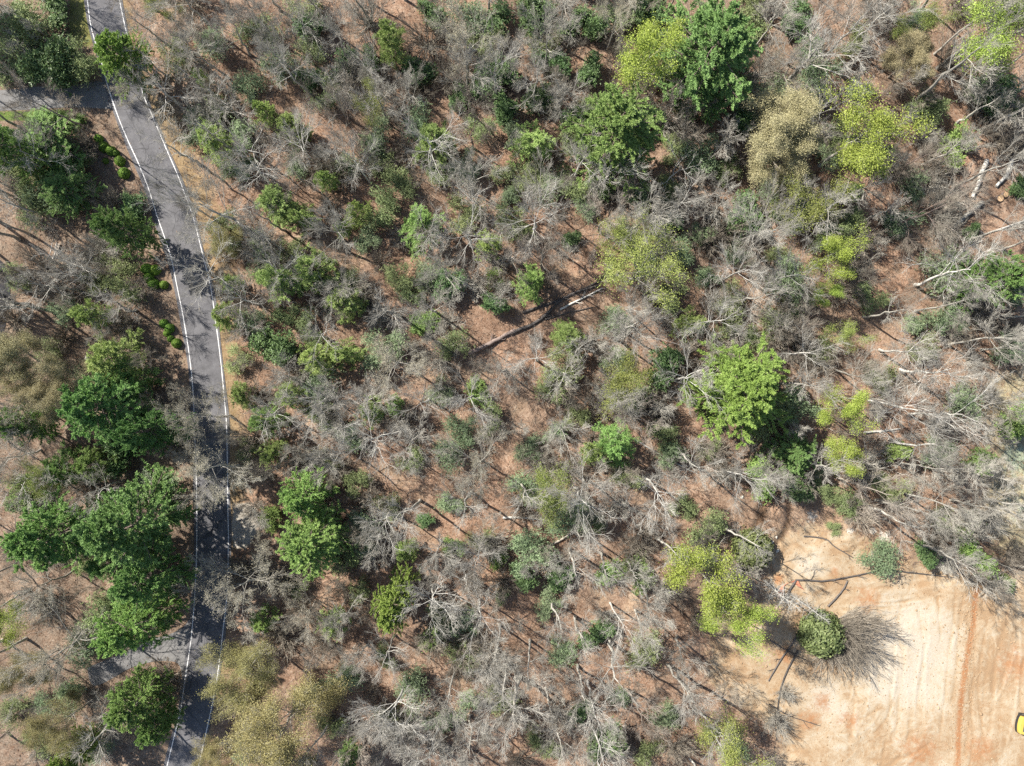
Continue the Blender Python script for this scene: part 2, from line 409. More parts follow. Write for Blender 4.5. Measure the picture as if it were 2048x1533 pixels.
    me = mesh_from('ground', V, [F], [m])
    def put(name, w):
        a = me.attributes.new(name, 'FLOAT', 'POINT'); a.data.foreach_set('value', np.ascontiguousarray(w, np.float32).ravel())
    sd = poly_sd(X, Y, CLEARING)
    put('w_soil', .95 * smooth(-9, 3.5, sd))
    cream = smooth(-3, 5, poly_sd(X, Y, poly_px([(1700, 1215), (1900, 1200), (1925, 1260), (1900, 1420), (1780, 1440), (1700, 1400), (1720, 1320)])))
    cream = np.maximum(cream, .8 * smooth(-1, 3, poly_sd(X, Y, poly_px([(1585, 1100), (1640, 1085), (1690, 1130), (1640, 1160), (1580, 1150)]))))
    cream = np.maximum(cream, .75 * smooth(-1, 3, poly_sd(X, Y, poly_px([(1590, 1370), (1680, 1355), (1720, 1420), (1690, 1480), (1600, 1420)]))))
    put('w_cream', cream); put('w_rut', np.clip(.5 + .33 * rut, 0, 1))
    redl = np.array([at(1952, 1175), at(1948, 1240), at(1932, 1330), at(1922, 1400), at(1917, 1480), at(1915, 1560)])
    w = .75 * np.exp(-(seg_dist(X, Y, redl) / .7) ** 2)
    for (px, py, r) in ((1690, 1270, 4.2), (1735, 1200, 3.6), (1645, 1405, 2.6), (1620, 1440, 3.0), (1700, 1440, 2.6), (1840, 1500, 5), (1560, 1160, 1.5), (1670, 1145, 1.4), (1570, 1310, 2.5), (1960, 1500, 4), (2030, 1330, 5)):
        c = at(px, py); w = np.maximum(w, .55 * np.exp(-((X - c[0]) ** 2 + (Y - c[1]) ** 2) / r ** 2))
    put('w_red', w)
    dr = seg_dist(X, Y, RC)
    rightside = (X > np.interp(-Y, -RC[:, 1], RC[:, 0]))
    pyv = 766.5 - Y * PXM
    band = np.where(pyv < 200, 5.0, np.where(pyv < 650, 8.5, np.where(pyv < 1100, 6.5, 4.0)))
    vg = np.where(rightside, 1 - smooth(band * .6, band * 1.25, dr), .35 * (1 - smooth(3.5, 5.0, dr)))
    put('w_verge', vg * .85)
    left = (X < np.interp(-Y, -RC[:, 1], RC[:, 0]))
    put('w_grey', np.where(left, .62, 0.12 + .2 * smooth(400, 0, pyv)) * np.ones_like(X))
    put('w_lawn', smooth(-.6, .6, poly_sd(X, Y, LAWN)))
    put('w_strip', smooth(-1, .6, poly_sd(X, Y, STRIP)))
    put('w_straw', .8 * smooth(-4, 4, poly_sd(X, Y, MEADOW)))
    mc = at(2035, 915); mc2 = at(2040, 1010)
    put('w_mint', .8 * np.exp(-((X - mc[0]) ** 2 + (Y - mc[1]) ** 2) / 12) + .5 * np.exp(-((X - mc2[0]) ** 2 + (Y - mc2[1]) ** 2) / 20))
    put('w_thin', .8 * smooth(-4, 5, poly_sd(X, Y, BARE_EDGE)))
    wet = .9 * np.exp(-(seg_dist(X, Y, GULLY) / 1.2) ** 2) + .7 * np.exp(-(seg_dist(X, Y, RILL) / .8) ** 2)
    put('w_wet', np.clip(wet, 0, 1))
    ch = 0 * X
    for (px, py, r) in ((1772, 1074, 1.5), (1625, 1035, 1.3), (1745, 1062, .9), (1700, 1060, .8)):
        c = at(px, py); ch = np.maximum(ch, .9 * np.exp(-((X - c[0]) ** 2 + (Y - c[1]) ** 2) / r ** 2))
    put('w_chalk', ch)
    put('w_grav', smooth(-1, 1, poly_sd(X, Y, GRAVEL)))
    o = link('ground', me); tag(o, kind='structure')
build_ground()

# ------------------------------------------------------------------ road, driveways, markings
def asphalt(name, c1, c2, c3):
    m, nt, out = new_mat(name); co = objco(nt)
    f = mathn(nt, 'ADD', mathn(nt, 'MULTIPLY', noise(nt, co, .5, 5, .65), .5), mathn(nt, 'ADD', mathn(nt, 'MULTIPLY', noise(nt, co, 3.0, 4, .7), .25), mathn(nt, 'MULTIPLY', noise(nt, co, 14, 3, .7), .25)))
    c = ramp(nt, f, [(.36, c1), (.50, c2), (.64, c3)])
    v = N(nt, 'ShaderNodeTexVoronoi', feature='DISTANCE_TO_EDGE'); v.inputs['Scale'].default_value = .16
    wv = N(nt, 'ShaderNodeVectorMath', operation='ADD'); nn = N(nt, 'ShaderNodeTexNoise'); nn.inputs['Scale'].default_value = .8; nn.inputs['Detail'].default_value = 5
    nt.links.new(co, nn.inputs['Vector']); nt.links.new(co, wv.inputs[0]); nt.links.new(nn.outputs['Color'], wv.inputs[1]); nt.links.new(wv.outputs[0], v.inputs['Vector'])
    crack = ramp(nt, v.outputs['Distance'], [(.004, (1, 1, 1)), (.012, (0, 0, 0))])
    c = mixc(nt, mixc(nt, .55, (0, 0, 0), crack), c, (.03, .03, .032))
    principled(nt, out, c, .85, noise(nt, co, 22, 3), .01, .3)
    return m
M['asphalt'] = asphalt('asphalt_worn', (.075, .073, .076), (.118, .115, .120), (.165, .162, .167))
M['asphalt_shaded'] = asphalt('asphalt_shade_toned', (.012, .011, .013), (.020, .019, .022), (.035, .033, .037))  # near-black because the shade over the pad is put into the asphalt colour
M['drive'] = asphalt('driveway_grey', (.12, .117, .115), (.175, .170, .165), (.24, .232, .225))
m, nt, out = new_mat('road_paint'); co = objco(nt)
principled(nt, out, mixc(nt, ramp(nt, noise(nt, co, 5, 5, .75), [(.40, (0, 0, 0)), (.60, (1, 1, 1))]), (.50, .49, .48), (.82, .81, .79)), .6)
M['paint'] = m

def strip_mesh(name, A, B, mat, z, thick=0.0):
    n = len(A)
    V = np.vstack([np.c_[A, np.full(n, z)], np.c_[B, np.full(n, z)]])
    i = np.arange(n - 1)
    F = [np.stack([i, i + 1, n + i + 1, n + i], -1)]
    if thick:
        V = np.vstack([V, V - np.array([0, 0, thick])])
        F.append(np.stack([i + 1, i, 2 * n + i, 2 * n + i + 1], -1))
        F.append(np.stack([n + i, n + i + 1, 3 * n + i + 1, 3 * n + i], -1))
    me = mesh_from(name, V, [np.vstack(F)], [mat], False)
    return me
def offset(line, d):
    t = np.gradient(line, axis=0); t /= np.linalg.norm(t, axis=1, keepdims=True)
    return line + np.c_[t[:, 1], -t[:, 0]] * np.asarray(d)[..., None] if np.ndim(d) else line + np.c_[t[:, 1], -t[:, 0]] * d
s = np.linspace(0, 1, 160)
# tracks run top to bottom, so +offset is to the left side of the photo
lw = .55 + .28 * np.exp(-((s - .30) / .1) ** 2) + .08 * np.sin(s * 61)
edgeL = offset(RL, -lw); edgeR = offset(RR, .45 + .1 * np.sin(s * 47 + 1))
# make sure that the shoulders lie outside of the lines
if np.mean(np.linalg.norm(edgeL - RC, axis=1)) < np.mean(np.linalg.norm(RL - RC, axis=1)):
    edgeL = offset(RL, lw); edgeR = offset(RR, -(.45 + .1 * np.sin(s * 47 + 1)))
tag(link('road', strip_mesh('road', edgeL, edgeR, M['asphalt'], .055, .12)), kind='structure')
for ln in (RL, RR):
    d = .075 + .012 * np.sin(s * 90)
    tag(link('road_marking', strip_mesh('road_marking', offset(ln, -d), offset(ln, d), M['paint'], .061)), kind='structure')
def plate(name, poly, mat, z, thick=.1):
    n = len(poly)
    V = np.vstack([np.c_[poly, np.full(n, z)], np.c_[poly, np.full(n, z - thick)]])
    me = bpy.data.meshes.new(name)
    f = [tuple(range(n))] + [(i, (i + 1) % n, n + (i + 1) % n, n + i) for i in range(n)]
    me.from_pydata([tuple(v) for v in V], [], f); me.materials.append(mat); me.update()
    return me
def round_poly(poly, n=90):
    q = resample(np.vstack([poly, poly[:1]]), n)[:-1]
    return q[::-1] if np.cross(q[1] - q[0], q[2] - q[1]).sum() < 0 else q
tag(link('driveway', plate('driveway', round_poly(DRIVE_TOP), M['drive'], .045)), kind='structure')
tag(link('driveway', plate('driveway', round_poly(DRIVE_LOW), M['drive'], .045)), kind='structure')
tag(link('parking_pad', plate('parking_pad', round_poly(PAD), M['asphalt_shaded'], .05)), kind='structure')

# ------------------------------------------------------------------ plant builders
UP = np.array([0, 0, 1.0])
def unit(v): return v / (np.linalg.norm(v, axis=-1, keepdims=True) + 1e-9)
def spawn(rng, P, R, c, smin, smax, ang, length, k, up=.25, wig=.08, rfac=.55, taper=.35, flat=0.0):
    """c children on each parent polyline; returns points, radii, parent index"""
    n, kp, _ = P.shape
    par = np.repeat(np.arange(n), c)
    sl = np.tile((np.arange(c) + .5) / c, n)
    sp = np.clip(smin + (smax - smin) * (sl + rng.uniform(-.45, .45, n * c) / c), 0, .999)
    f = sp * (kp - 1); i = f.astype(int); fr = (f - i)[:, None]
    p0 = P[par, i] * (1 - fr) + P[par, i + 1] * fr
    tdir = unit(P[par, i + 1] - P[par, i])
    r0 = (R[par, i] * (1 - fr[:, 0]) + R[par, i + 1] * fr[:, 0]) * rfac
    rnd = unit(rng.normal(size=(n * c, 3)) * np.array([1, 1, 1 - flat]))
    perp = unit(rnd - tdir * np.sum(rnd * tdir, 1, keepdims=True))
    a = rng.uniform(ang[0], ang[1], n * c)[:, None]
    d = unit(tdir * np.cos(a) + perp * np.sin(a) + UP * up)
    L = (np.asarray(length)[par] if np.ndim(length) else length) * rng.uniform(.6, 1.25, n * c) * (1.15 - .55 * sl)
    seg = L / (k - 1)
    pts = [p0]
    dd = d
    for j in range(k - 1):
        pts.append(pts[-1] + dd * seg[:, None])
        dd = unit(dd + rng.normal(size=dd.shape) * wig * 1.5 + UP * up * .18)
    Q = np.stack(pts, 1)
    RR_ = r0[:, None] * np.linspace(1, taper, k)[None]
    return Q, RR_, par

def skeleton(rng, H, cr, nl=7, fork=.4, el=(25, 65), n2=8, n3=7, n4=5, wig=.07, lean=.04, rt=None, tw=.0095, l2=.52, l3=.46, l4=.50):
    """trunk + limbs with three further orders of branching"""
    k = 10
    z = np.linspace(0, H * .86, k)
    off = np.cumsum(rng.normal(size=(k, 2)) * H * lean * .22, 0); off -= off[0]
    tr = np.c_[off, z][None]
    rt = rt or (.0095 * H + .05)
    tr_r = (rt * np.linspace(1, .22, k) ** .9)[None]; tr_r[0, 0] *= 1.35
    az = rng.uniform(0, 6.28) + np.arange(nl) * 2.39996 + rng.normal(size=nl) * .25
    t = fork + (1 - fork) * (np.arange(nl) + rng.uniform(.0, .8, nl)) / nl * .97
    f = t * (k - 1); i = np.minimum(f.astype(int), k - 2); fr = (f - i)[:, None]
    p0 = tr[0, i] * (1 - fr) + tr[0, i + 1] * fr
    elv = np.radians(el[0] + (el[1] - el[0]) * (t - fork) / (1 - fork + 1e-6) + rng.normal(size=nl) * 8)
    d = np.c_[np.cos(az) * np.cos(elv), np.sin(az) * np.cos(elv), np.sin(elv)]
    room = np.minimum(cr / np.maximum(np.cos(elv), .3), (H * 1.0 - p0[:, 2]) / np.maximum(np.sin(elv), .2))
    L = np.clip(room, .25 * cr, 1.35 * cr) * rng.uniform(.7, 1.12, nl)
    kk = 9; pts = [p0]; dd = d
    for j in range(kk - 1):
        pts.append(pts[-1] + dd * (L / (kk - 1))[:, None])
        dd = unit(dd + rng.normal(size=dd.shape) * wig * 1.5 + UP * .035)
    LP = np.stack(pts, 1)
    lr0 = np.minimum(np.interp(t * (k - 1), np.arange(k), tr_r[0]) * .40, rt * .34)
    LR = lr0[:, None] * np.linspace(1, .30, kk)[None]
    B2, R2, p2 = spawn(rng, LP, LR, n2, .18, 1, (.30, .85), L * l2, 6, .12, wig, .62, .35)
    B3, R3, p3 = spawn(rng, B2, R2, n3, .12, 1, (.28, .75), np.linalg.norm(B2[:, -1] - B2[:, 0], axis=1) * l3 + .25, 4, .15, wig, .62, .45)
    B4, R4, p4 = spawn(rng, B3, R3, n4, .1, 1, (.25, .75), np.linalg.norm(B3[:, -1] - B3[:, 0], axis=1) * l4 + .25, 3, .12, wig, .7, .55)
    R2 = np.maximum(R2, tw * 1.6); R3 = np.maximum(R3, tw * 1.15); R4 = np.maximum(R4, tw)
    return dict(tr=tr, trr=tr_r, LP=LP, LR=LR, B2=B2, R2=R2, l2=p2, B3=B3, R3=R3, l3=p2[p3], B4=B4, R4=R4, l4=p2[p3][p4], H=H)

def bare_parts(S, bark, twig, ends=True):
    parts = []
    g = Geo(); g.tubes(S['tr'], S['trr'], 7, True); parts.append(('trunk', g.mesh('trunk', [bark])))
    for l in range(len(S['LP'])):
        g = Geo()
        g.tubes(S['LP'][l:l + 1], S['LR'][l:l + 1], 5)
        for b, r, i, sd in (('B2', 'R2', 'l2', 4), ('B3', 'R3', 'l3', 3), ('B4', 'R4', 'l4', 3)):
            k = S[i] == l
            g.tubes(S[b][k], S[r][k], sd, mi=0 if b == 'B2' else 1)
        parts.append(('limb', g.mesh('limb', [bark, twig])))
    return parts

def patches(rng, C, n, rad, zw=1.0):
    """keeps points that lie in n random balls: clumped foliage with gaps"""
    seeds = C[rng.integers(0, len(C), n)]
    keep = np.zeros(len(C), bool)
    for s_ in seeds:
        d2 = (((C - s_) * np.array([1, 1, zw])) ** 2).sum(1) / (rad * rng.uniform(.6, 1.3)) ** 2
        keep |= rng.uniform(size=len(C)) < np.clip(1.2 * (1 - d2), 0, 1) * .6
    return keep

def leafy_parts(rng, S, bark, leaf, per=3, size=.26, cover=None, spread=.28, asp=.7, crown_name='crown', twig=None, zmin=0):
    """trunk, limbs, and one crown of leaves carried by the outer twigs"""
    parts = []
    g = Geo(); g.tubes(S['tr'], S['trr'], 7, True); parts.append(('trunk', g.mesh('trunk', [bark])))
    g = Geo()
    for l in range(len(S['LP'])):
        g = Geo(); g.tubes(S['LP'][l:l + 1], S['LR'][l:l + 1], 5)
        for b, r, i, sd in (('B2', 'R2', 'l2', 3), ('B3', 'R3', 'l3', 3), ('B4', 'R4', 'l4', 3)):
            k = S[i] == l
            g.tubes(S[b][k], S[r][k], sd)
        parts.append(('limb', g.mesh('limb', [twig or bark])))
    C = np.concatenate([S['B4'][:, 1], S['B4'][:, 2], S['B3'][:, -1], S['B3'][:, 2]])
    if cover: C = C[patches(rng, C, *cover)]
    C = C[C[:, 2] > zmin * S['H']]
    C = np.repeat(C, per, 0) + rng.normal(size=(len(C) * per, 3)) * spread
    g = Geo(); n = len(C)
    sz = size * rng.uniform(.55, 1.35, n)
    g.leaves(rng, C, sz, sz * asp)
    parts.append((crown_name, g.mesh('crown', [leaf], False, True)))
    return parts

def pine_parts(rng, H, cr, leaf, bark, nb=64, low=.18, power=1.15, needle=.34, nw=.10, tufts=7, lat=9, ragged=.25, per=6, droop=.05, shape=.55):
    """whorls of flat sprays round a straight trunk"""
    k = 8
    tr = np.c_[np.cumsum(rng.normal(size=(k, 2)) * .06, 0), np.linspace(0, H, k)][None]; tr[0, 0, :2] = 0
    trr = ((.009 * H + .05) * np.linspace(1, .12, k))[None]
    t = np.linspace(low, .985, nb) + rng.uniform(-.012, .012, nb); t = np.clip(t, low, .99)
    az = np.arange(nb) * 2.39996 + rng.normal(size=nb) * .25
    u = (t - low) / (1 - low)
    prof = (1 - u ** power) ** shape * np.minimum(1, .55 + 2.2 * u)
    L = cr * prof * rng.uniform(1 - ragged, 1 + ragged * .6, nb) + .25
    L[rng.uniform(size=nb) < .10] *= .55
    el = np.radians(-6 + 42 * u ** 1.5) + rng.normal(size=nb) * .10
    p0 = np.c_[np.interp(t * (k - 1), np.arange(k), tr[0, :, 0]), np.interp(t * (k - 1), np.arange(k), tr[0, :, 1]), t * H]
    d = np.c_[np.cos(az) * np.cos(el), np.sin(az) * np.cos(el), np.sin(el)]
    kk = 6; pts = [p0]; dd = d
    for j in range(kk - 1):
        pts.append(pts[-1] + dd * (L / (kk - 1))[:, None])
        dd = unit(dd + rng.normal(size=dd.shape) * .10 + UP * (.07 if j > 1 else -droop))
    BP = np.stack(pts, 1); BR = (.016 * L + .012)[:, None] * np.linspace(1, .3, kk)[None]
    parts = []
    g = Geo(); g.tubes(tr, trr, 7, True); parts.append(('trunk', g.mesh('trunk', [bark])))
    S2, SR, sp = spawn(rng, BP, BR, lat, .22, 1, (.55, 1.05), L * .36 + .1, 4, .04, .05, .5, .4, flat=.85)
    g = Geo(); g.tubes(BP, BR, 4); g.tubes(S2, SR, 3); parts.append(('branches', g.mesh('branches', [bark])))
    # needle tufts along the outer part of every spray and on the branch tips
    n2 = len(S2)
    ts = np.tile(np.linspace(.2, 1.0, tufts), n2); si = np.repeat(np.arange(n2), tufts)
    f = ts * 3; i = np.minimum(f.astype(int), 2); fr = (f - i)[:, None]
    C = S2[si, i] * (1 - fr) + S2[si, i + 1] * fr
    D = unit(S2[si, i + 1] - S2[si, i])
    tipC = np.repeat(BP[:, -1], 4, 0) + rng.normal(size=(nb * 4, 3)) * .15; tipD = np.repeat(unit(BP[:, -1] - BP[:, -2]), 4, 0)
    C = np.vstack([C, tipC]); D = np.vstack([D, tipD])
    tint_c = rng.uniform(size=len(C))
    C = np.repeat(C, per, 0); D = np.repeat(D, per, 0); tint_c = np.repeat(tint_c, per)
    n = len(C)
    dirs = unit(D * .9 + rng.normal(size=(n, 3)) * .65 + UP * .12)
    ln = needle * rng.uniform(.6, 1.3, n)
    C = C + dirs * (ln * .45)[:, None] + rng.normal(size=(n, 3)) * .05
    g = Geo(); g.leaves(rng, C, ln, nw * rng.uniform(.7, 1.3, n), nrm=rng.normal(size=(n, 3)) * .45 + UP + np.array([-.25, .15, 0]), dirs=dirs, tint=np.clip(tint_c * .6 + rng.uniform(size=n) * .4, 0, 1))
    parts.append(('crown', g.mesh('crown', [leaf], False, True)))
    return parts

def shrub_parts(rng, r, h, leaf, bark, n=900, size=.24, asp=.45, lumps=7, fill=.55, whorl=4, stems=9):
    """lumpy dome of leaf rosettes on several stems"""
    a = rng.uniform(0, 6.28, lumps); rr = r * np.sqrt(rng.uniform(0, 1, lumps)) * .80
    cen = np.c_[np.cos(a) * rr, np.sin(a) * rr, h * rng.uniform(.35, .72, lumps)]
    lr = r * rng.uniform(.20, .50, lumps)
    which = rng.integers(0, lumps, n)
    v = unit(rng.normal(size=(n, 3)) + UP * .35)
    rad = rng.uniform(fill, 1.0, n) ** .6
    C = cen[which] + v * (lr[which] * rad)[:, None] * np.array([1, 1, min(1.0, h / (1.5 * r))]) + rng.normal(size=(n, 3)) * .13 * r
    C[:, 2] = np.maximum(C[:, 2], .08)
    parts = []
    # stems
    sa = rng.uniform(0, 6.28, stems); tgt = cen[rng.integers(0, lumps, stems)] + rng.normal(size=(stems, 3)) * .2
    base = np.c_[np.cos(sa), np.sin(sa), np.zeros(stems)] * .12 * r
    P_ = np.stack([base, base * .6 + tgt * .4 + rng.normal(size=(stems, 3)) * .08, tgt], 1)
    R_ = np.tile(np.array([[.045, .03, .012]]), (stems, 1)) * (.5 + .35 * r)
    Q, QR, _ = spawn(rng, P_, R_, 5, .4, 1, (.3, .9), np.full(stems, .45 * r), 3, .2, .08, .6, .4)
    g = Geo(); g.tubes(P_, R_, 4); g.tubes(Q, np.maximum(QR, .010), 3)
    parts.append(('stems', g.mesh('stems', [bark])))
    tc = rng.uniform(size=n)
    C = np.repeat(C, whorl, 0); tc = np.repeat(tc, whorl); m_ = len(C)
    dirs = unit(rng.normal(size=(m_, 3)) * np.array([1, 1, .45]) + UP * .1)
    ln = size * rng.uniform(.6, 1.3, m_)
    g = Geo(); g.leaves(rng, C + dirs * (ln * .5)[:, None], ln, ln * asp, nrm=rng.normal(size=(m_, 3)) * .5 + UP, dirs=dirs, tint=np.clip(.6 * tc + .4 * rng.uniform(size=m_), 0, 1))
    parts.append(('foliage', g.mesh('foliage', [leaf], False, True)))
    return parts

def brush_mesh(rng, r, h, mat, stems=34, n2=9, n3=7, fan=1.0, arc=(0, 6.28)):
    """a leafless thicket: thin stems rising from one rootstock and dividing into twigs"""
    az = rng.uniform(arc[0], arc[1], stems); tilt = np.radians(rng.uniform(8, 62, stems)) * fan
    d = np.c_[np.cos(az) * np.sin(tilt), np.sin(az) * np.sin(tilt), np.cos(tilt)]
    L = np.minimum(h / np.maximum(np.cos(tilt), .2), r / np.maximum(np.sin(tilt), .2)) * rng.uniform(.6, 1.05, stems)
    k = 6; pts = [np.c_[np.cos(az), np.sin(az), np.zeros(stems)] * rng.uniform(.0, .12, stems)[:, None] * r]; dd = d
    for j in range(k - 1):
        pts.append(pts[-1] + dd * (L / (k - 1))[:, None]); dd = unit(dd + rng.normal(size=dd.shape) * .14)
    P_ = np.stack(pts, 1); R_ = (.012 * L + .012)[:, None] * np.linspace(1, .35, k)[None]
    Q, QR, _ = spawn(rng, P_, R_, n2, .25, 1, (.3, .8), L * .34, 4, .15, .09, .6, .5)
    W, WR, _ = spawn(rng, Q, QR, n3, .2, 1, (.3, .8), np.linalg.norm(Q[:, -1] - Q[:, 0], axis=1) * .5, 3, .1, .09, .7, .6)
    g = Geo(); g.tubes(P_, R_, 4); g.tubes(Q, np.maximum(QR, .011), 3); g.tubes(W, np.maximum(WR, .009), 3)
    return g.mesh('bare_shrub', [mat])

# prototypes: name of kind -> list of (parts, nominal height, nominal crown radius)
PROTO = {}
def rng_(i): return np.random.default_rng(1000 + i)
def add_proto(kind, parts, H, R): PROTO.setdefault(kind, []).append((parts, H, R))

for i in range(5):
    add_proto('bare_pale', bare_parts(skeleton(rng_(i), 18, 5.2, 9, .46 + .06 * (i % 3), (20, 66), 8, 6, 4, .08 + .02 * (i % 2)), M['bark_pale'], M['bark_grey']), 18, 5.2)
for i in range(6):
    add_proto('bare_grey', bare_parts(skeleton(rng_(20 + i), 17, 4.6, 9, .42 + .06 * (i % 3), (30, 74), 8, 6, 5, .05), M['bark_grey'], M['brush_grey']), 17, 4.6)
for i in range(3):
    add_proto('bare_tan', bare_parts(skeleton(rng_(40 + i), 16, 5.0, 6, .32, (25, 65), 8, 7, 5, .065), M['bark_tan'], M['bark_tan']), 16, 5.0)
for i in range(3):
    add_proto('bare_brown', bare_parts(skeleton(rng_(60 + i), 14, 4.4, 6, .25, (35, 72), 7, 8, 6, .05), M['bark_brown'], M['brush']), 14, 4.4)
for i in range(4):
    add_proto('bare_slim', bare_parts(skeleton(rng_(80 + i), 19, 3.2, 8, .55, (36, 72), 6, 5, 4, .045), M['bark_grey'], M['bark_grey']), 19, 2.9)
for i in range(2):
    add_proto('bare_snag', bare_parts(skeleton(rng_(95 + i), 15, 3.8, 5, .4, (5, 50), 4, 3, 2, .12), M['bark_pale'], M['bark_pale']), 15, 3.8)

for i, (key, nd) in enumerate((('needle_dark', .34), ('needle_dark', .34), ('needle_mid', .34), ('needle_mid', .34), ('needle_bright', .36), ('needle_bright', .36))):
    add_proto('pine_' + key.split('_')[1], pine_parts(rng_(120 + i), 18, 6.0, M[key], M['bark_brown'], 84, .2, 1.3, nd * .82, .095, 7, 12, .42, 15), 18, 6.0)
for i, key in enumerate(('needle_soft', 'needle_soft', 'needle_mid', 'needle_dark')):
    add_proto('young_' + key.split('_')[1], pine_parts(rng_(140 + i), 8, 2.8, M[key], M['bark_brown'], 46, .12, 1.2, .28, .056, 6, 9, .45, 7), 8, 2.8)

for i in range(3):
    add_proto('lime', leafy_parts(rng_(160 + i), skeleton(rng_(160 + i), 18, 5.4, 7, .42, (20, 62), 7, 6, 3), M['bark_grey'], M['lime'], 9, .20, (62, 2.1), .55), 18, 5.4)
for i in range(3):
    add_proto('lime_dull', leafy_parts(rng_(170 + i), skeleton(rng_(170 + i), 14, 4.6, 7, .3, (25, 65), 7, 6, 4), M['bark_grey'], M['lime_dull'], 5, .155, (55, 1.9), .5), 14, 4.6)
for i in range(2):
    add_proto('catkin_tan', leafy_parts(rng_(180 + i), skeleton(rng_(180 + i), 17, 6.0, 13, .35, (15, 75), 8, 7, 5), M['bark_tan'], M['catkin_tan'], 12, .155, None, .36, .5), 17, 6.0)
for i in range(3):
    add_proto('catkin_grey', leafy_parts(rng_(190 + i), skeleton(rng_(190 + i), 17, 5.8, 8, .35, (20, 68), 8, 7, 5), M['bark_grey'], M['catkin_grey'], 2, .11, None, .14, .5), 17, 5.8)
for i in range(2):
    add_proto('catkin_gold', leafy_parts(rng_(200 + i), skeleton(rng_(200 + i), 17, 6.2, 9, .35, (20, 70), 8, 7, 5), M['bark_grey'], M['catkin_gold'], 9, .14, (170, 2.3), .42, .5), 17, 6.2)

for i in range(4):
    add_proto('laurel', shrub_parts(rng_(220 + i), 2.6, 3.2, M['laurel'], M['bark_brown'], 1400, .32, .38, 8, .5, 5), 3.2, 2.6)
for i in range(3):
    add_proto('shrub_green', shrub_parts(rng_(230 + i), 2.4, 3.0, M['shrub_green'], M['bark_brown'], 1600, .25, .42, 9, .35, 4), 3.0, 2.4)
for i in range(4):
    add_proto('shrub_olive', shrub_parts(rng_(240 + i), 2.6, 3.0, M['shrub_olive'], M['brush'], 1500, .24, .32, 10, .2, 3, 20), 3.0, 2.6)
for i in range(3):
    add_proto('shrub_grey', shrub_parts(rng_(250 + i), 2.6, 3.2, M['shrub_grey'], M['brush_grey'], 1500, .25, .30, 10, .2, 3, 20), 3.2, 2.6)
BRUSH = {}
for i in range(4):
    BRUSH.setdefault('brown', []).append(brush_mesh(rng_(270 + i), 2.4, 3.4, M['brush']))
    BRUSH.setdefault('grey', []).append(brush_mesh(rng_(280 + i), 2.6, 3.8, M['brush_grey']))

# ------------------------------------------------------------------ placing
R0 = random.Random(7)
PLACED = []       # (object, px, py, h, look, noun, category, group, own label or None)
def put_tree(kind, name, px, py, rpx, h, look, noun, cat, group=None, label=None, zc=.68, var=None, rz=None, sxy=None, tilt=None):
    """a tree whose crown centre shows at photo pixel px, py with crown radius rpx pixels"""
    x, y = at(px, py, zc * h)
    protos = PROTO[kind]
    parts, H, R = protos[(R0.randrange(len(protos)) if var is None else var) % len(protos)]
    root = empty(name)
    root.location = (x, y, relief1(x, y) - .05)
    k = (CAM_H - zc * h) / CAM_H / PXM
    sr = rpx * k / R if rpx else h / H * R0.uniform(.85, 1.15)
    a = sxy or 1.0
    root.scale = (sr * a, sr / a, h / H)
    lean = tilt if tilt is not None else R0.gauss(0, .03)
    root.rotation_euler = (R0.gauss(0, .03), lean, R0.uniform(0, 6.28) if rz is None else rz)
    for nm, me in parts: link(nm, me, root)
    PLACED.append([root, px, py, h, look, noun, cat, group, label])
    return root
def base_tree(kind, name, bx, by, h, look, noun, cat, group=None, label=None, rpx=0, **kw):
    """the same for a tree whose foot shows at photo pixel bx, by"""
    k = CAM_H / (CAM_H - .68 * h)
    return put_tree(kind, name, 1024 + (bx - 1024) * k, 766.5 + (by - 766.5) * k, rpx * k, h, look, noun, cat, group, label, **kw)

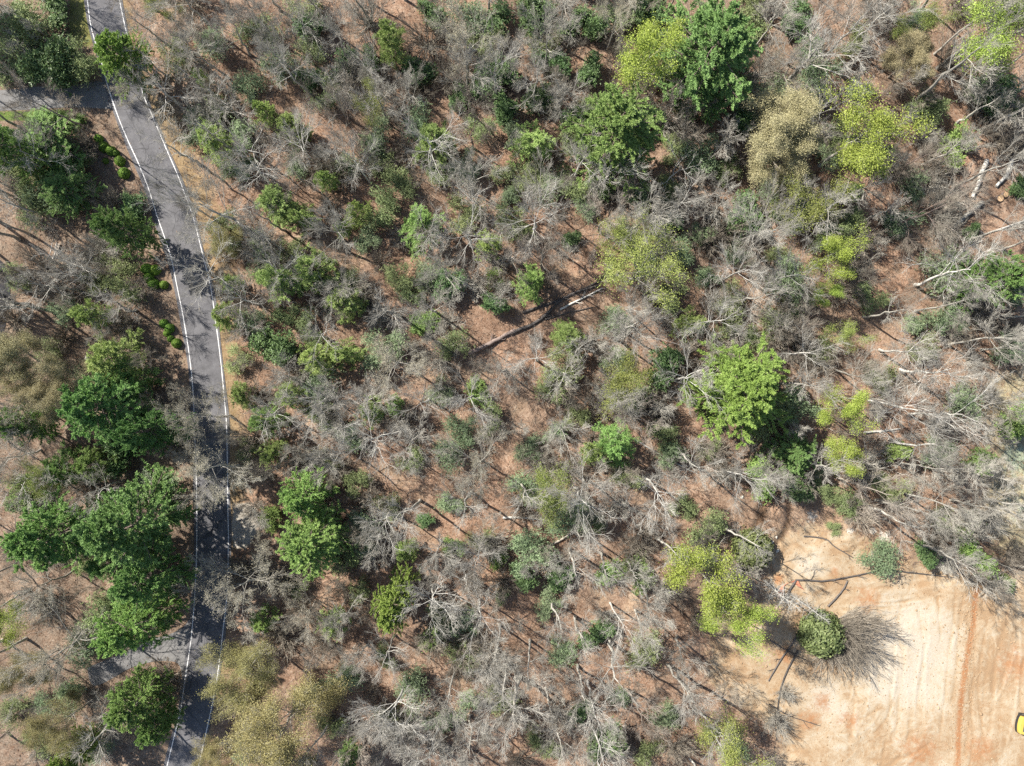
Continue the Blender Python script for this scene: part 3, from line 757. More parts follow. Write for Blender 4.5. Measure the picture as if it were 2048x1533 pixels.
# --- the large green trees
G_P = 'evergreen pines standing out of the leafless wood'
PINES = [  # kind, px, py, r, h, sxy, label
    ('pine_bright', 1490, 782, 108, 19, 1.0, 'broad rounded yellow-green pine casting a black shadow, above the stream gully'),
    ('pine_mid', 1234, 266, 98, 20, 1.05, 'round mid-green pine directly below the lime tree near the top edge'),
    ('pine_dark', 1420, 95, 112, 23, .88, 'big dark green hemlock at the top edge, right of the lime tree'),
    ('pine_mid', 620, 1086, 72, 17, 1.0, 'rounded green pine, lower and brighter of the close pair right of the road'),
    ('pine_mid', 606, 990, 52, 15, 1.0, 'bluish green pine, upper and darker of the close pair right of the road'),
    ('pine_bright', 785, 1205, 54, 15, .8, 'narrow bright green pine standing among grey bare trees below centre'),
    ('pine_bright', 238, 112, 56, 14, .85, 'feathery light green pine overhanging the road below its top end'),
    ('pine_mid', 92, 284, 66, 8, 1.25, 'light green pine with spreading sprays left of the clipped round shrubs'),
    ('pine_mid', 12, 300, 52, 17, .9, 'light green pine cut by the left edge below the strip of lawn'),
    ('pine_dark', 128, 376, 52, 10, 1.1, 'dark shaded pine below the light green pine with spreading sprays'),
    ('pine_dark', 232, 455, 50, 17, 1.0, 'dark shaded pine close to the road above the lower clipped shrubs'),
    ('pine_dark', 190, 818, 78, 21, 1.1, 'dark green pine in the shaded belt left of the road, below the tan trees'),
    ('pine_mid', 40, 845, 44, 15, 1.1, 'green pine half hidden under the tan trees at the left edge'),
    ('pine_dark', 288, 860, 56, 20, .9, 'blackish shaded pine nearest the road in the belt below the tan trees'),
    ('pine_dark', 255, 1060, 98, 24, 1.05, 'largest dark blue-green pine left of the road, with a lit rough top'),
    ('pine_mid', 98, 1078, 80, 21, 1.0, 'soft green pine left of the largest dark blue-green pine'),
    ('pine_dark', 282, 1165, 62, 21, 1.0, 'shaded dark pine directly below the largest blue-green pine'),
    ('pine_mid', 262, 1252, 64, 20, .95, 'rounded green pine just above the lower driveway'),
    ('pine_mid', 258, 1408, 56, 16, 1.0, 'green pine just below the lower driveway beside the road'),
    ('pine_mid', 305, 1455, 38, 12, 1.0, 'small flat-sprayed pine below the pine under the lower driveway'),
    ('pine_bright', 135, 1515, 42, 13, 1.1, 'bright green pine on the bottom edge below the yellow tree'),
    ('pine_mid', 1992, 555, 62, 16, 1.0, 'grey-green pine cut by the right edge beside bare pale ground'),
    ('pine_dark', 1596, 905, 50, 9, 1.0, 'blackish evergreen lying in the shadow of the broad yellow-green pine'),
]
for i, (k, px, py, r, h, a, lb) in enumerate(PINES):
    put_tree(k, 'pine_tree', px, py, r, h, '', '', 'pine tree', G_P, lb, var=i, sxy=a)
G_L = 'trees in fresh lime green leaf'
LIMES = [
    ('lime', 1282, 132, 66, 19, .95, 'vivid lime green tree near the top edge, left of the big hemlock'),
    ('lime', 1700, 288, 82, 17, 1.1, 'sprawling lime green tree with gaps, right of the tan catkin tree'),
    ('lime', 1670, 506, 46, 14, .95, 'small vivid lime green tree, compact and bright, below the sprawling lime tree'),
    ('lime', 1646, 592, 28, 9, .8, 'narrow lime green sapling hugging the lower side of the small vivid lime tree'),
    ('lime_dull', 1682, 668, 34, 11, .85, 'thin lime sapling standing between the vivid lime tree and the broad pine'),
    ('lime', 1690, 822, 44, 14, .9, 'lime green tuft right of the broad yellow-green pine, upper of two'),
    ('lime', 1676, 905, 40, 12, .9, 'lime green tuft right of the broad pine, lower of two'),
    ('lime', 1962, 72, 82, 17, 1.05, 'large loose lime green tree in the upper right corner'),
    ('lime_dull', 1842, 58, 42, 13, 1.0, 'smaller yellow-green tree left of the large corner lime tree'),
    ('lime', 1415, 1148, 76, 17, .95, 'lime green tree at the edge of the sandy clearing, upper of two merged crowns'),
    ('lime', 1468, 1240, 56, 15, .9, 'lime green tree at the edge of the sandy clearing, lower of two merged crowns'),
    ('lime', 32, 1232, 46, 13, 1.0, 'lime green tree at the left edge above the yellow-flecked tree'),
    ('lime_dull', 1275, 548, 78, 15, 1.1, 'sparse yellow-green tree just right of the dark fallen trunks'),
    ('lime_dull', 1240, 478, 50, 12, 1.0, 'sparse yellow-green tree directly above the fallen trunks\' right end'),
    ('lime_dull', 1105, 988, 60, 13, .9, 'thin yellow-green tree showing its pale trunk, below the picture centre'),
    ('lime_dull', 1620, 398, 66, 13, 1.05, 'olive-yellow sparse tree below the tan catkin tree'),
    ('lime_dull', 1440, 1500, 74, 12, 1.2, 'sparse yellow-green tree on the bottom edge left of the clearing'),
    ('lime_dull', 1238, 762, 60, 11, 1.1, 'olive-green tree left of the dark laurel, right of the centre'),
    ('lime_dull', 740, 205, 34, 11, .9, 'yellowish green sapling under bare trees left of the grey-tan tree'),
    ('lime_dull', 90, 962, 40, 12, 1.1, 'yellow-flecked green tree between the two dark pine belts at left'),
    ('lime_dull', 322, 18, 34, 10, .9, 'yellowish tree right of the road at the top edge'),
]
for i, (k, px, py, r, h, a, lb) in enumerate(LIMES):
    put_tree(k, 'leafing_tree', px, py, r, h, '', '', 'tree', G_L, lb, var=i, sxy=a)
G_K = 'trees hung with catkins and buds'
CATK = [
    ('catkin_tan', 1552, 278, 88, 17, .95, 'dense tan catkin tree with a cauliflower crown, left of the sprawling lime tree'),
    ('catkin_grey', 926, 100, 78, 17, 1.05, 'grey-tan fan-crowned tree near the top edge left of centre'),
    ('catkin_gold', 492, 1338, 76, 16, .9, 'orange-yellow tree over the right road line, upper of the golden pair'),
    ('catkin_gold', 562, 1448, 122, 18, 1.0, 'largest orange-yellow tree, on the bottom edge right of the road'),
    ('catkin_gold', 452, 1500, 50, 13, 1.0, 'golden tree reaching over the road at the bottom edge'),
    ('catkin_grey', 490, 1176, 92, 16, 1.0, 'wide round grey-tan oak overhanging the right road line above the golden trees'),
    ('catkin_tan', 45, 735, 66, 17, 1.0, 'pale tan tree at the left edge, uppermost of the tan cluster'),
    ('catkin_tan', 128, 795, 58, 16, 1.1, 'pale tan tree in the cluster left of the road, nearest the road'),
    ('catkin_grey', 55, 815, 56, 16, 1.0, 'grey-tan tree at the left edge, lowest of the tan cluster'),
    ('catkin_grey', 115, 1285, 92, 17, 1.1, 'wide brown-flecked tree left of the lower driveway'),
    ('catkin_gold', 125, 1445, 58, 14, .9, 'yellow tree near the bottom left corner'),
    ('catkin_gold', 40, 1345, 48, 14, 1.0, 'yellow-flecked tree at the left edge below the bright lime tree'),
    ('catkin_grey', 950, 930, 72, 15, 1.1, 'straw-flecked thin tree below and left of the centre'),
    ('catkin_grey', 785, 715, 76, 15, 1.0, 'brown-budded thin tree with pale forked limbs left of centre'),
    ('catkin_grey', 408, 838, 66, 16, 1.1, 'pale budded oak leaning over the road, upper of the two crossing it'),
    ('catkin_grey', 430, 948, 78, 17, 1.0, 'pale budded oak leaning over the road, lower of the two crossing it'),
    ('catkin_tan', 1818, 122, 52, 10, 1.1, 'low tan shrubby tree left of the long leaning grey trunk'),
    ('catkin_grey', 1400, 30, 40, 14, 1.0, 'grey-tan tree behind the big hemlock at the top edge'),
    ('catkin_grey', 600, 1238, 54, 13, 1.1, 'tan twiggy tree between the wide oak and the narrow bright pine'),
    ('catkin_grey', 1230, 40, 62, 15, 1.2, 'grey-tan tree at the top edge above the lime tree'),
    ('catkin_grey', 1580, 140, 48, 13, 1.0, 'grey-tan tree right of the big hemlock'),
    ('catkin_gold', 455, 478, 40, 8, 1.0, 'low golden leafing tree on the verge right of the road bend'),
    ('catkin_grey', 265, 190, 44, 9, 1.0, 'brownish budding tree under the feathery roadside pine'),
]
for i, (k, px, py, r, h, a, lb) in enumerate(CATK):
    put_tree(k, 'catkin_tree', px, py, r, h, '', '', 'tree', G_K, lb, var=i, sxy=a)

# --- young pines, soft and feathery, all through the wood
YOUNG = [  # kind px py r h
    ('s', 562, 560, 46, 10), ('s', 634, 540, 46, 10), ('s', 686, 606, 42, 9), ('s', 636, 718, 38, 10), ('s', 690, 706, 34, 8),
    ('s', 578, 792, 34, 8), ('m', 532, 842, 36, 8), ('s', 545, 902, 28, 7), ('s', 433, 290, 40, 10), ('s', 532, 228, 26, 8), ('s', 585, 258, 34, 8),
    ('s', 784, 92, 40, 10), ('s', 866, 292, 46, 10), ('s', 656, 362, 24, 7), ('s', 718, 436, 26, 9), ('s', 682, 459, 19, 6), ('m', 842, 458, 46, 9),
    ('s', 976, 487, 29, 8), ('s', 548, 408, 44, 8), ('s', 602, 432, 32, 7), ('m', 1062, 566, 36, 8), ('s', 1136, 672, 36, 8), ('s', 1068, 288, 44, 8),
    ('m', 1226, 888, 46, 9), ('s', 1184, 912, 32, 7), ('s', 240, 712, 54, 12), ('s', 190, 628, 34, 9), ('m', 248, 772, 50, 12), ('m', 186, 926, 38, 10),
    ('m', 130, 935, 40, 10), ('s', 458, 640, 30, 8), ('s', 462, 568, 22, 6), ('s', 812, 1108, 26, 8), ('s', 404, 155, 16, 6), ('m', 700, 1512, 28, 7),
    ('s', 1390, 772, 26, 6), ('d', 215, 1130, 34, 9), ('s', 665, 1245, 30, 7), ('s', 530, 1238, 26, 7), ('s', 1380, 648, 34, 7), 
    ('m', 1966, 926, 30, 6), ('m', 792, 812, 22, 6), ('s', 745, 822, 30, 6), ('s', 480, 792, 26, 7), ('s', 1795, 905, 24, 6),
]
for (k, px, py, r, h) in YOUNG:
    kind = {'s': 'young_soft', 'm': 'young_mid', 'd': 'young_dark'}[k]
    put_tree(kind, 'young_pine', px, py, r, h, {'s': 'soft light green', 'm': 'feathery green', 'd': 'dark'}[k], 'young pine', 'young pine', 'young pines in the understorey', sxy=R0.uniform(.85, 1.18), zc=.5)

# --- evergreen and leafing shrubs
SHR = [  # kind px py r
    ('l', 1060, 30, 44), ('l', 990, 45, 38), ('l', 1010, 150, 34), ('l', 982, 128, 32), ('l', 1190, 44, 40), ('l', 1110, 128, 36), ('l', 1012, 218, 30), ('l', 1152, 232, 28),
    ('l', 842, 142, 32), ('l', 742, 128, 28), ('l', 966, 166, 34), ('l', 1592, 36, 38), ('l', 1622, 98, 32), ('l', 1326, 736, 40), ('l', 900, 575, 34), ('l', 986, 606, 26),
    ('l', 104, 122, 52), ('l', 112, 20, 36), ('l', 1500, 428, 42), ('l', 1590, 968, 36), ('g', 1526, 955, 40), ('l', 546, 690, 44), ('l', 1190, 1270, 32), ('l', 1050, 1153, 32), ('l', 1122, 1150, 32),
    ('l', 1216, 1478, 44), ('l', 1160, 1422, 24), ('l', 1332, 446, 30), ('l', 690, 130, 30), ('l', 620, 60, 34), ('l', 870, 30, 34), ('l', 920, 200, 30), ('l', 1082, 200, 34), ('l', 1180, 150, 34),
    ('l', 1625, 206, 28), ('l', 1762, 318, 30), ('g', 1915, 292, 34), ('l', 2046, 376, 24), ('l', 1945, 466, 18), ('g', 850, 636, 28), ('g', 836, 660, 16), ('o', 620, 652, 34), ('g', 960, 782, 28),
    ('o', 708, 962, 30), ('o', 650, 922, 28), ('g', 865, 1275, 28), ('o', 770, 1312, 24), ('g', 546, 1040, 25), ('g', 1000, 1122, 20), ('l', 1000, 1190, 17), ('l', 850, 1042, 18), ('g', 1220, 1152, 28), ('g', 1276, 1146, 32),
    ('y', 1100, 1206, 30), ('y', 1120, 1300, 32), ('o', 1290, 1300, 40), ('y', 1240, 1400, 26), ('o', 1425, 1466, 18), ('o', 1406, 1072, 48), ('o', 1368, 1010, 30), ('o', 1645, 1270, 36), ('y', 1755, 1118, 40), ('g', 1950, 1112, 36),
    ('g', 2005, 1170, 20), ('l', 1850, 1106, 25), ('g', 2034, 832, 44), ('g', 2012, 862, 11), ('o', 1670, 1056, 16), ('o', 1664, 992, 24), ('o', 1640, 962, 22), ('o', 1910, 1050, 40), ('y', 1930, 800, 40),
    ('y', 1230, 646, 34), ('o', 1340, 590, 36), ('o', 1250, 950, 32), ('o', 1020, 352, 34), ('y', 1100, 382, 36), ('y', 1020, 402, 28), ('y', 1400, 462, 28), ('y', 1170, 420, 26), ('o', 876, 346, 26),
    ('o', 48, 62, 60), ('o', 30, 132, 46), ('y', 22, 45, 40), ('o', 246, 566, 42), ('o', 226, 520, 30), ('o', 300, 830, 30), ('l', 240, 900, 44), ('l', 270, 410, 30), ('g', 60, 985, 34), ('l', 40, 1010, 26),
    ('g', 122, 238, 18), ('g', 148, 243, 18), ('o', 590, 1180, 26), ('y', 590, 330, 30), ('y', 430, 90, 38), ('o', 520, 60, 40), ('y', 560, 140, 36), ('o', 650, 190, 34), ('y', 480, 340, 30), ('o', 620, 100, 34), ('y', 500, 180, 34),
    ('o', 1760, 760, 34), ('o', 1850, 700, 30), ('o', 1740, 600, 34), ('o', 1560, 520, 30), ('y', 1900, 640, 36), ('y', 1830, 640, 32), ('y', 2020, 690, 36), ('o', 1780, 980, 36), ('o', 1700, 1010, 30), ('y', 1870, 900, 34),
    ('y', 1480, 500, 34), ('o', 1330, 870, 34), ('o', 1420, 900, 24), ('y', 1360, 500, 30), ('o', 1450, 340, 30), ('l', 1560, 430, 26), ('o', 1350, 300, 30), ('o', 1340, 380, 30), ('y', 1280, 400, 30),
    ('o', 800, 560, 34), ('y', 700, 330, 30), ('o', 760, 330, 30), ('y', 930, 330, 34), ('o', 960, 260, 32), ('y', 740, 480, 28), ('o', 905, 690, 34), ('y', 880, 780, 30), ('o', 640, 830, 32), ('y', 700, 870, 30), ('o', 820, 920, 30),
    ('o', 980, 840, 30), ('y', 1060, 900, 28), ('o', 1150, 830, 28), ('y', 900, 1000, 30), ('o', 780, 1010, 30), ('o', 960, 1080, 28), ('y', 930, 1250, 32), ('o', 1000, 1400, 34), ('y', 880, 1450, 32), ('o', 780, 1440, 34), ('y', 690, 1360, 34),
    ('o', 660, 1440, 34), ('o', 1080, 1480, 34), ('y', 1330, 1440, 34), ('o', 1300, 1510, 34), ('o', 1180, 1040, 30), ('o', 720, 1180, 26), ('o', 80, 1480, 34), ('y', 200, 1490, 34), ('o', 30, 1420, 34), ('o', 30, 560, 30), ('y', 120, 620, 30),
    ('o', 190, 560, 30), ('o', 100, 700, 28), ('y', 165, 760, 30), ('o', 1700, 90, 34), ('y', 1720, 170, 30), ('o', 1500, 60, 34), ('l', 1300, 20, 34), ('l', 1130, 60, 30), ('o', 1700, 440, 30), ('y', 1800, 440, 36), ('o', 1640, 700, 30),
    ('g', 1700, 380, 24), ('o', 1460, 600, 34), ('y', 1420, 560, 30), ('l', 1140, 480, 22), ('g', 990, 560, 20), ('o', 700, 560, 30), ('o', 480, 720, 30), ('o', 500, 900, 26), ('y', 520, 480, 26), ('g', 905, 1095, 20),
]
WORD = {'l': ('glossy dark green', 'laurel shrub', 'laurel', 'glossy evergreen laurels under the trees'), 'g': ('bright green', 'leafy shrub', 'shrub_green', 'leafy green shrubs'),
        'o': ('dull olive', 'twiggy shrub', 'shrub_olive', 'dull olive shrubs under the bare trees'), 'y': ('pale grey-green', 'twiggy shrub', 'shrub_grey', 'pale grey-green shrubs under the bare trees')}
M['dome'] = mat_leaf('dome_leaves', (.095, .125, .045), (.165, .205, .075), (.250, .285, .120), .14)
for (k, px, py, r) in SHR:
    if (px, py) == (1645, 1270): continue
    look, noun, kind, grp = WORD[k]
    h = r / PXM * R0.uniform(1.0, 1.5)
    lb = None
    if (px, py) == (2012, 862): lb = 'tiny lime green shrub left of the bright hedge at the right edge'; kind = 'shrub_green'
    if (px, py) == (2034, 832): lb = 'bright green leafy bush cut by the right edge, above mint-coloured ground'
    put_tree(kind, {'l': 'laurel_shrub', 'g': 'leafy_shrub', 'o': 'twiggy_shrub', 'y': 'twiggy_shrub'}[k], px, py, r, h, ('large ' if r > 37 else 'small ' if r < 25 else '') + look, noun, 'shrub', grp, lb, sxy=R0.uniform(.85, 1.18), zc=.5)

_pts = [(a, b) for _, a, b, _ in SHR] + [(a, b) for _, a, b, _, _ in YOUNG]
R1 = random.Random(11); FILL = []
def _pave(px, py):
    x, y = at(px, py); X = np.array([x]); Y = np.array([y])
    return seg_dist(X, Y, RC)[0] < 6 or max(poly_sd(X, Y, P_)[0] for P_ in (DRIVE_TOP, DRIVE_LOW, PAD, LAWN, CLEARING)) > -2.5 or poly_sd(X, Y, BARE_EDGE)[0] > 0
while len(FILL) < 105:
    px, py = R1.uniform(0, 2048), R1.uniform(0, 1533) ** 1.0
    if R1.random() < .45: py *= .45
    if px > 1650 and R1.random() < .5: continue
    if (915 < px < 1235 and 500 < py < 740 and seg_dist(np.array([px]), np.array([py]), np.array([(925, 712), (1030, 660), (1110, 605), (1225, 545)]))[0] < 52) or (1885 < px < 2040 and 300 < py < 485) or (170 < px < 275 and 255 < py < 370) or (px < 340 and 420 < py < 770) or _pave(px, py) or any((px - a) ** 2 + (py - b) ** 2 < 42 ** 2 for a, b in _pts): continue
    _pts.append((px, py)); FILL.append((R1.choice('oyyol' if py < 500 else 'ooyyy'), px, py, R1.uniform(26, 48)))
for (k, px, py, r) in FILL:
    look, noun, kind, grp = WORD[k]
    put_tree(kind, {'l': 'laurel_shrub', 'o': 'twiggy_shrub', 'y': 'twiggy_shrub'}[k], px, py, r, r / PXM * R0.uniform(1.0, 1.6), ('large ' if r > 37 else 'small ' if r < 28 else '') + look, noun, 'shrub', grp, None, sxy=R0.uniform(.85, 1.18), zc=.5)

# --- clipped round boxwoods by the road
BOX = [(197, 278, 8.5, 'clipped bright green ball shrub by the road, topmost of the upper row'), (205, 293, 10.5, 'clipped ball shrub second from the top of the upper roadside row'),
       (220, 301, 9.5, 'clipped ball shrub in the middle of the upper row, touching the smallest ball'), (231, 306, 6.5, 'smallest tight clipped ball in the upper roadside row'),
       (238, 322, 10, 'clipped ball shrub, second from the bottom of the upper roadside row'), (247, 346, 11, 'clipped ball shrub at the bottom of the upper row, nearest the road'),
       (209, 321, 6, 'small ragged yellow-green shrub set back from the upper clipped row'),
       (294, 539, 11, 'clipped shrub in the middle cluster beside the road, upper left one'), (310, 540, 10, 'clipped shrub in the middle cluster beside the road, upper right one'),
       (297, 556, 10, 'clipped shrub in the middle cluster beside the road, centre one'), (306, 568, 11, 'clipped shrub in the middle cluster beside the road, lowest one'),
       (327, 570, 8.5, 'clipped shrub in the middle cluster standing apart nearest the road'),
       (327, 647, 8.5, 'clipped shrub in the lowest cluster beside the road, topmost one'), (338, 657, 9.5, 'clipped shrub in the lowest cluster beside the road, second from top'),
       (341, 678, 7, 'clipped shrub in the lowest cluster, small one left of the bottom ball'), (352, 687, 9.5, 'clipped shrub in the lowest cluster, bottom ball nearest the road'),
       (334, 667, 7, 'clipped shrub in the lowest cluster, set back furthest from the road')]
def box_parts(rng, leaf='boxwood', fz=.03, n=2600):
    v = unit(rng.normal(size=(n, 3))); v[:, 2] = np.abs(v[:, 2]) * 1.0 - .12 * rng.uniform(size=n)
    bump = 1 + .05 * np.sin(v[:, 0] * 7 + 1) * np.cos(v[:, 1] * 6) + rng.normal(size=n) * fz
    C = v * bump[:, None] * np.array([1, 1, 1.25]) + np.array([0, 0, .25])
    g = Geo(); d = unit(v + rng.normal(size=(n, 3)) * .6)
    g.leaves(rng, C, .17 * rng.uniform(.7, 1.3, n), .11, nrm=unit(v + rng.normal(size=(n, 3)) * .5), dirs=unit(np.cross(v, rng.normal(size=(n, 3)))))
    f = g.mesh('foliage', [M[leaf]], False, True)
    g = Geo()
    a = np.arange(6) * 1.05; P_ = np.stack([np.zeros((6, 3)), np.c_[np.cos(a) * .3, np.sin(a) * .3, np.full(6, .6)], np.c_[np.cos(a) * .7, np.sin(a) * .7, np.full(6, 1.0)]], 1)
    g.tubes(P_, np.tile(np.array([[.06, .04, .02]]), (6, 1)), 4)
    # dense inner body of leaves so the ball is not see-through
    n2 = 900; C2 = unit(rng.normal(size=(n2, 3))) * .82; C2[:, 2] = np.abs(C2[:, 2]) * 1.2 + .12
    g2 = Geo(); g2.leaves(rng, C2, .3, .22); inner = g2.mesh('inner_foliage', [M[leaf]], False, True)
    return [('stems', g.mesh('stems', [M['bark_brown']])), ('foliage', f), ('inner_foliage', inner)]
PROTO['dead_conifer'] = [(pine_parts(rng_(320 + i), 18, 2.6, M['needle_dark'], M['bark_pale'], 70, .12, 1.4, lat=8, ragged=.6)[:2], 18, 2.6) for i in range(2)]
PROTO['box'] = [(box_parts(rng_(300 + i)), 1.5, 1.0) for i in range(2)]
PROTO['dome'] = [(box_parts(rng_(340), 'dome', .12, 9000), 1.5, 1.0)]
put_tree('dome', 'rounded_shrub', 1645, 1270, 38, 5.0, '', '', 'shrub', 'dull olive shrubs under the bare trees', 'rounded green shrub on the sandy clearing, beside a brown fan of bare twigs', zc=.4)
put_tree('dome', 'rounded_shrub', 1505, 1100, 34, 4.0, '', '', 'shrub', 'dull olive shrubs under the bare trees', 'rounded grey-green shrub beside the lower end of the stream gully', zc=.4)
for (px, py, r, lb) in BOX:
    put_tree('box', 'clipped_shrub', px, py, r, r / PXM * 1.5, '', '', 'shrub', 'clipped ball shrubs along the road', lb, zc=.4)

# --- leafless trees: those that can be read one by one in the photo (foot px,py; height), then the rest of the wood
BARE = [  # kind bx by h r
    ('bare_grey', 500, 462, 22, 70), ('bare_pale', 372, 218, 12, 56), ('bare_pale', 330, 150, 11, 44), ('bare_slim', 1812, 214, 25, 44), ('bare_grey', 1870, 108, 20, 44), ('bare_slim', 1578, 186, 22, 60),
    ('bare_pale', 870, 345, 17, 56), ('bare_grey', 932, 190, 15, 50), ('bare_grey', 780, 250, 15, 40), ('bare_pale', 775, 180, 14, 40), ('bare_grey', 830, 230, 14, 40), ('bare_grey', 950, 380, 17, 48),
    ('bare_grey', 1125, 262, 15, 50), ('bare_pale', 1066, 470, 18, 62), ('bare_grey', 1258, 470, 19, 62), ('bare_grey', 1410, 440, 15, 48), ('bare_grey', 1480, 480, 21, 60), ('bare_pale', 640, 330, 14, 58),
    ('bare_pale', 525, 320, 13, 50), ('bare_pale', 740, 366, 13, 44), ('bare_grey', 960, 440, 15, 40), ('bare_pale', 870, 490, 12, 40), ('bare_pale', 600, 560, 13, 42), ('bare_pale', 470, 560, 15, 54),
    ('bare_pale', 520, 610, 15, 46), ('bare_pale', 660, 680, 13, 40), ('bare_grey', 700, 800, 14, 44), ('bare_pale', 660, 796, 13, 46), ('bare_pale', 770, 866, 15, 56), ('bare_pale', 570, 830, 13, 44), ('bare_grey', 700, 900, 15, 46),
    ('bare_pale', 860, 800, 13, 46), ('bare_pale', 945, 790, 14, 46), ('bare_grey', 1010, 740, 13, 40), ('bare_pale', 1075, 722, 14, 44), ('bare_pale', 1120, 745, 13, 40), ('bare_grey', 1230, 680, 14, 54), ('bare_pale', 1245, 665, 12, 56),
    ('bare_tan', 1265, 830, 12, 60), ('bare_grey', 1120, 860, 15, 44), ('bare_grey', 1160, 950, 15, 50), ('bare_pale', 1150, 975, 17, 62), ('bare_pale', 1290, 955, 17, 58), ('bare_pale', 1400, 650, 16, 52), ('bare_pale', 1440, 560, 16, 50),
    ('bare_pale', 1540, 560, 16, 46), ('bare_pale', 1830, 570, 17, 66), ('bare_pale', 1570, 712, 14, 44), ('bare_grey', 1670, 740, 15, 40), ('bare_pale', 1735, 800, 17, 62), ('bare_pale', 1780, 880, 16, 60), ('bare_pale', 1760, 700, 16, 54),
    ('bare_pale', 1820, 830, 16, 60), ('bare_pale', 1800, 740, 18, 60), ('bare_grey', 1790, 925, 16, 44), ('bare_slim', 1600, 920, 14, 38), ('bare_slim', 1940, 945, 13, 30), ('bare_grey', 1845, 330, 13, 46), ('bare_tan', 1868, 425, 12, 44),
    ('bare_grey', 1900, 130, 22, 60), ('bare_grey', 1960, 260, 21, 60), ('bare_slim', 1600, 460, 18, 40), ('bare_slim', 1905, 375, 20, 32), ('bare_slim', 1930, 480, 17, 28), ('bare_slim', 1730, 1010, 18, 34), ('bare_slim', 1830, 1090, 20, 34), ('bare_slim', 1750, 1000, 16, 30),
    ('bare_slim', 1310, 1075, 17, 30), ('bare_slim', 1140, 1100, 20, 36), ('bare_slim', 1200, 1105, 17, 30), ('bare_slim', 1255, 1120, 16, 28), ('bare_slim', 1270, 1220, 15, 26), ('bare_slim', 1220, 1280, 20, 44), ('bare_pale', 1175, 1360, 17, 56), ('bare_slim', 1350, 1340, 16, 36),
    ('bare_slim', 1335, 1330, 18, 30), ('bare_slim', 1155, 1330, 17, 30), ('bare_slim', 1100, 1200, 18, 30), ('bare_slim', 1035, 1350, 18, 50), ('bare_pale', 870, 1170, 17, 60), ('bare_pale', 810, 1355, 17, 66), ('bare_pale', 830, 1400, 16, 54), ('bare_grey', 720, 1200, 13, 40),
    ('bare_pale', 785, 1020, 14, 48), ('bare_grey', 880, 1080, 13, 42), ('bare_grey', 770, 1060, 13, 38), ('bare_pale', 960, 1080, 13, 40), ('bare_pale', 790, 1270, 14, 40), ('bare_grey', 735, 1290, 13, 40), ('bare_tan', 620, 1390, 14, 40), ('bare_pale', 960, 1200, 16, 50),
    ('bare_grey', 1000, 1250, 18, 50), ('bare_grey', 1060, 1280, 17, 50), ('bare_pale', 1010, 1330, 17, 46), ('bare_grey', 910, 1330, 17, 50), ('bare_slim', 660, 1440, 17, 30), ('bare_pale', 880, 1440, 14, 54), ('bare_grey', 940, 1430, 15, 50), ('bare_tan', 740, 1440, 14, 50),
    ('dead_conifer', 1530, 1163, 17, 24), ('dead_conifer', 1582, 1190, 14, 18), ('bare_brown', 1558, 690, 9, 54), ('bare_brown', 1440, 195, 11, 40), ('bare_brown', 1790, 345, 9, 42), ('bare_brown', 1490, 240, 10, 34), ('bare_brown', 1380, 250, 10, 34), ('bare_brown', 1700, 570, 9, 34),
    ('bare_brown', 1470, 540, 10, 40), ('bare_grey', 60, 470, 17, 50), ('bare_slim', 60, 610, 18, 40), ('bare_slim', 100, 620, 17, 40), ('bare_slim', 170, 590, 16, 36), ('bare_slim', 40, 480, 18, 36), ('bare_pale', 250, 960, 13, 46), ('bare_pale', 330, 990, 9, 38),
    ('bare_pale', 215, 545, 13, 44), ('bare_pale', 200, 560, 11, 36), ('bare_slim', 270, 1410, 15, 46), ('bare_grey', 110, 870, 15, 44), ('bare_pale', 80, 900, 14, 40), ('bare_grey', 30, 1130, 15, 44), ('bare_grey', 150, 1140, 13, 40), ('bare_slim', 60, 1180, 15, 30),
    ('bare_pale', 140, 350, 14, 50), ('bare_pale', 100, 430, 15, 48), ('bare_grey', 40, 400, 15, 46), ('bare_pale', 1700, 90, 16, 50), ('bare_pale', 1640, 120, 17, 52), ('bare_grey', 1700, 60, 15, 40), ('bare_tan', 1330, 30, 14, 46), ('bare_grey', 1120, 60, 13, 50),
    ('bare_grey', 660, 60, 15, 48), ('bare_grey', 570, 90, 15, 46), ('bare_grey', 500, 110, 14, 46), ('bare_grey', 600, 160, 15, 46), ('bare_grey', 450, 150, 13, 44), ('bare_pale', 470, 230, 13, 40), ('bare_grey', 700, 130, 15, 40), ('bare_slim', 745, 60, 19, 30),
    ('bare_slim', 690, 230, 16, 30), ('bare_slim', 630, 200, 18, 34), ('bare_slim', 560, 20, 15, 30), ('bare_snag', 1330, 360, 13, 40), ('bare_pale', 1200, 380, 15, 50), ('bare_pale', 1150, 360, 15, 48), ('bare_grey', 1080, 400, 15, 46), ('bare_pale', 1340, 430, 14, 46),
    ('bare_slim', 2020, 190, 18, 40), ('bare_pale', 1990, 150, 16, 50), ('bare_grey', 2025, 270, 15, 40), ('bare_pale', 1900, 590, 15, 50), ('bare_pale', 2000, 640, 15, 46), ('bare_grey', 1960, 700, 14, 44), ('bare_slim', 1980, 1000, 14, 30), ('bare_grey', 1900, 1000, 14, 50), ('bare_grey', 1870, 940, 14, 46),
]
LOOKB = {'bare_pale': 'pale-limbed', 'bare_grey': 'grey', 'bare_tan': 'tan', 'bare_brown': 'brown twiggy', 'bare_slim': 'slender grey', 'bare_snag': 'gaunt pale', 'bare_top': 'brown-topped', 'dead_conifer': 'dead pale'}
G_B = 'leafless trees of the wood'
def size_word(h): return 'tall' if h >= 17 else 'low' if h < 11 else 'mid-height'
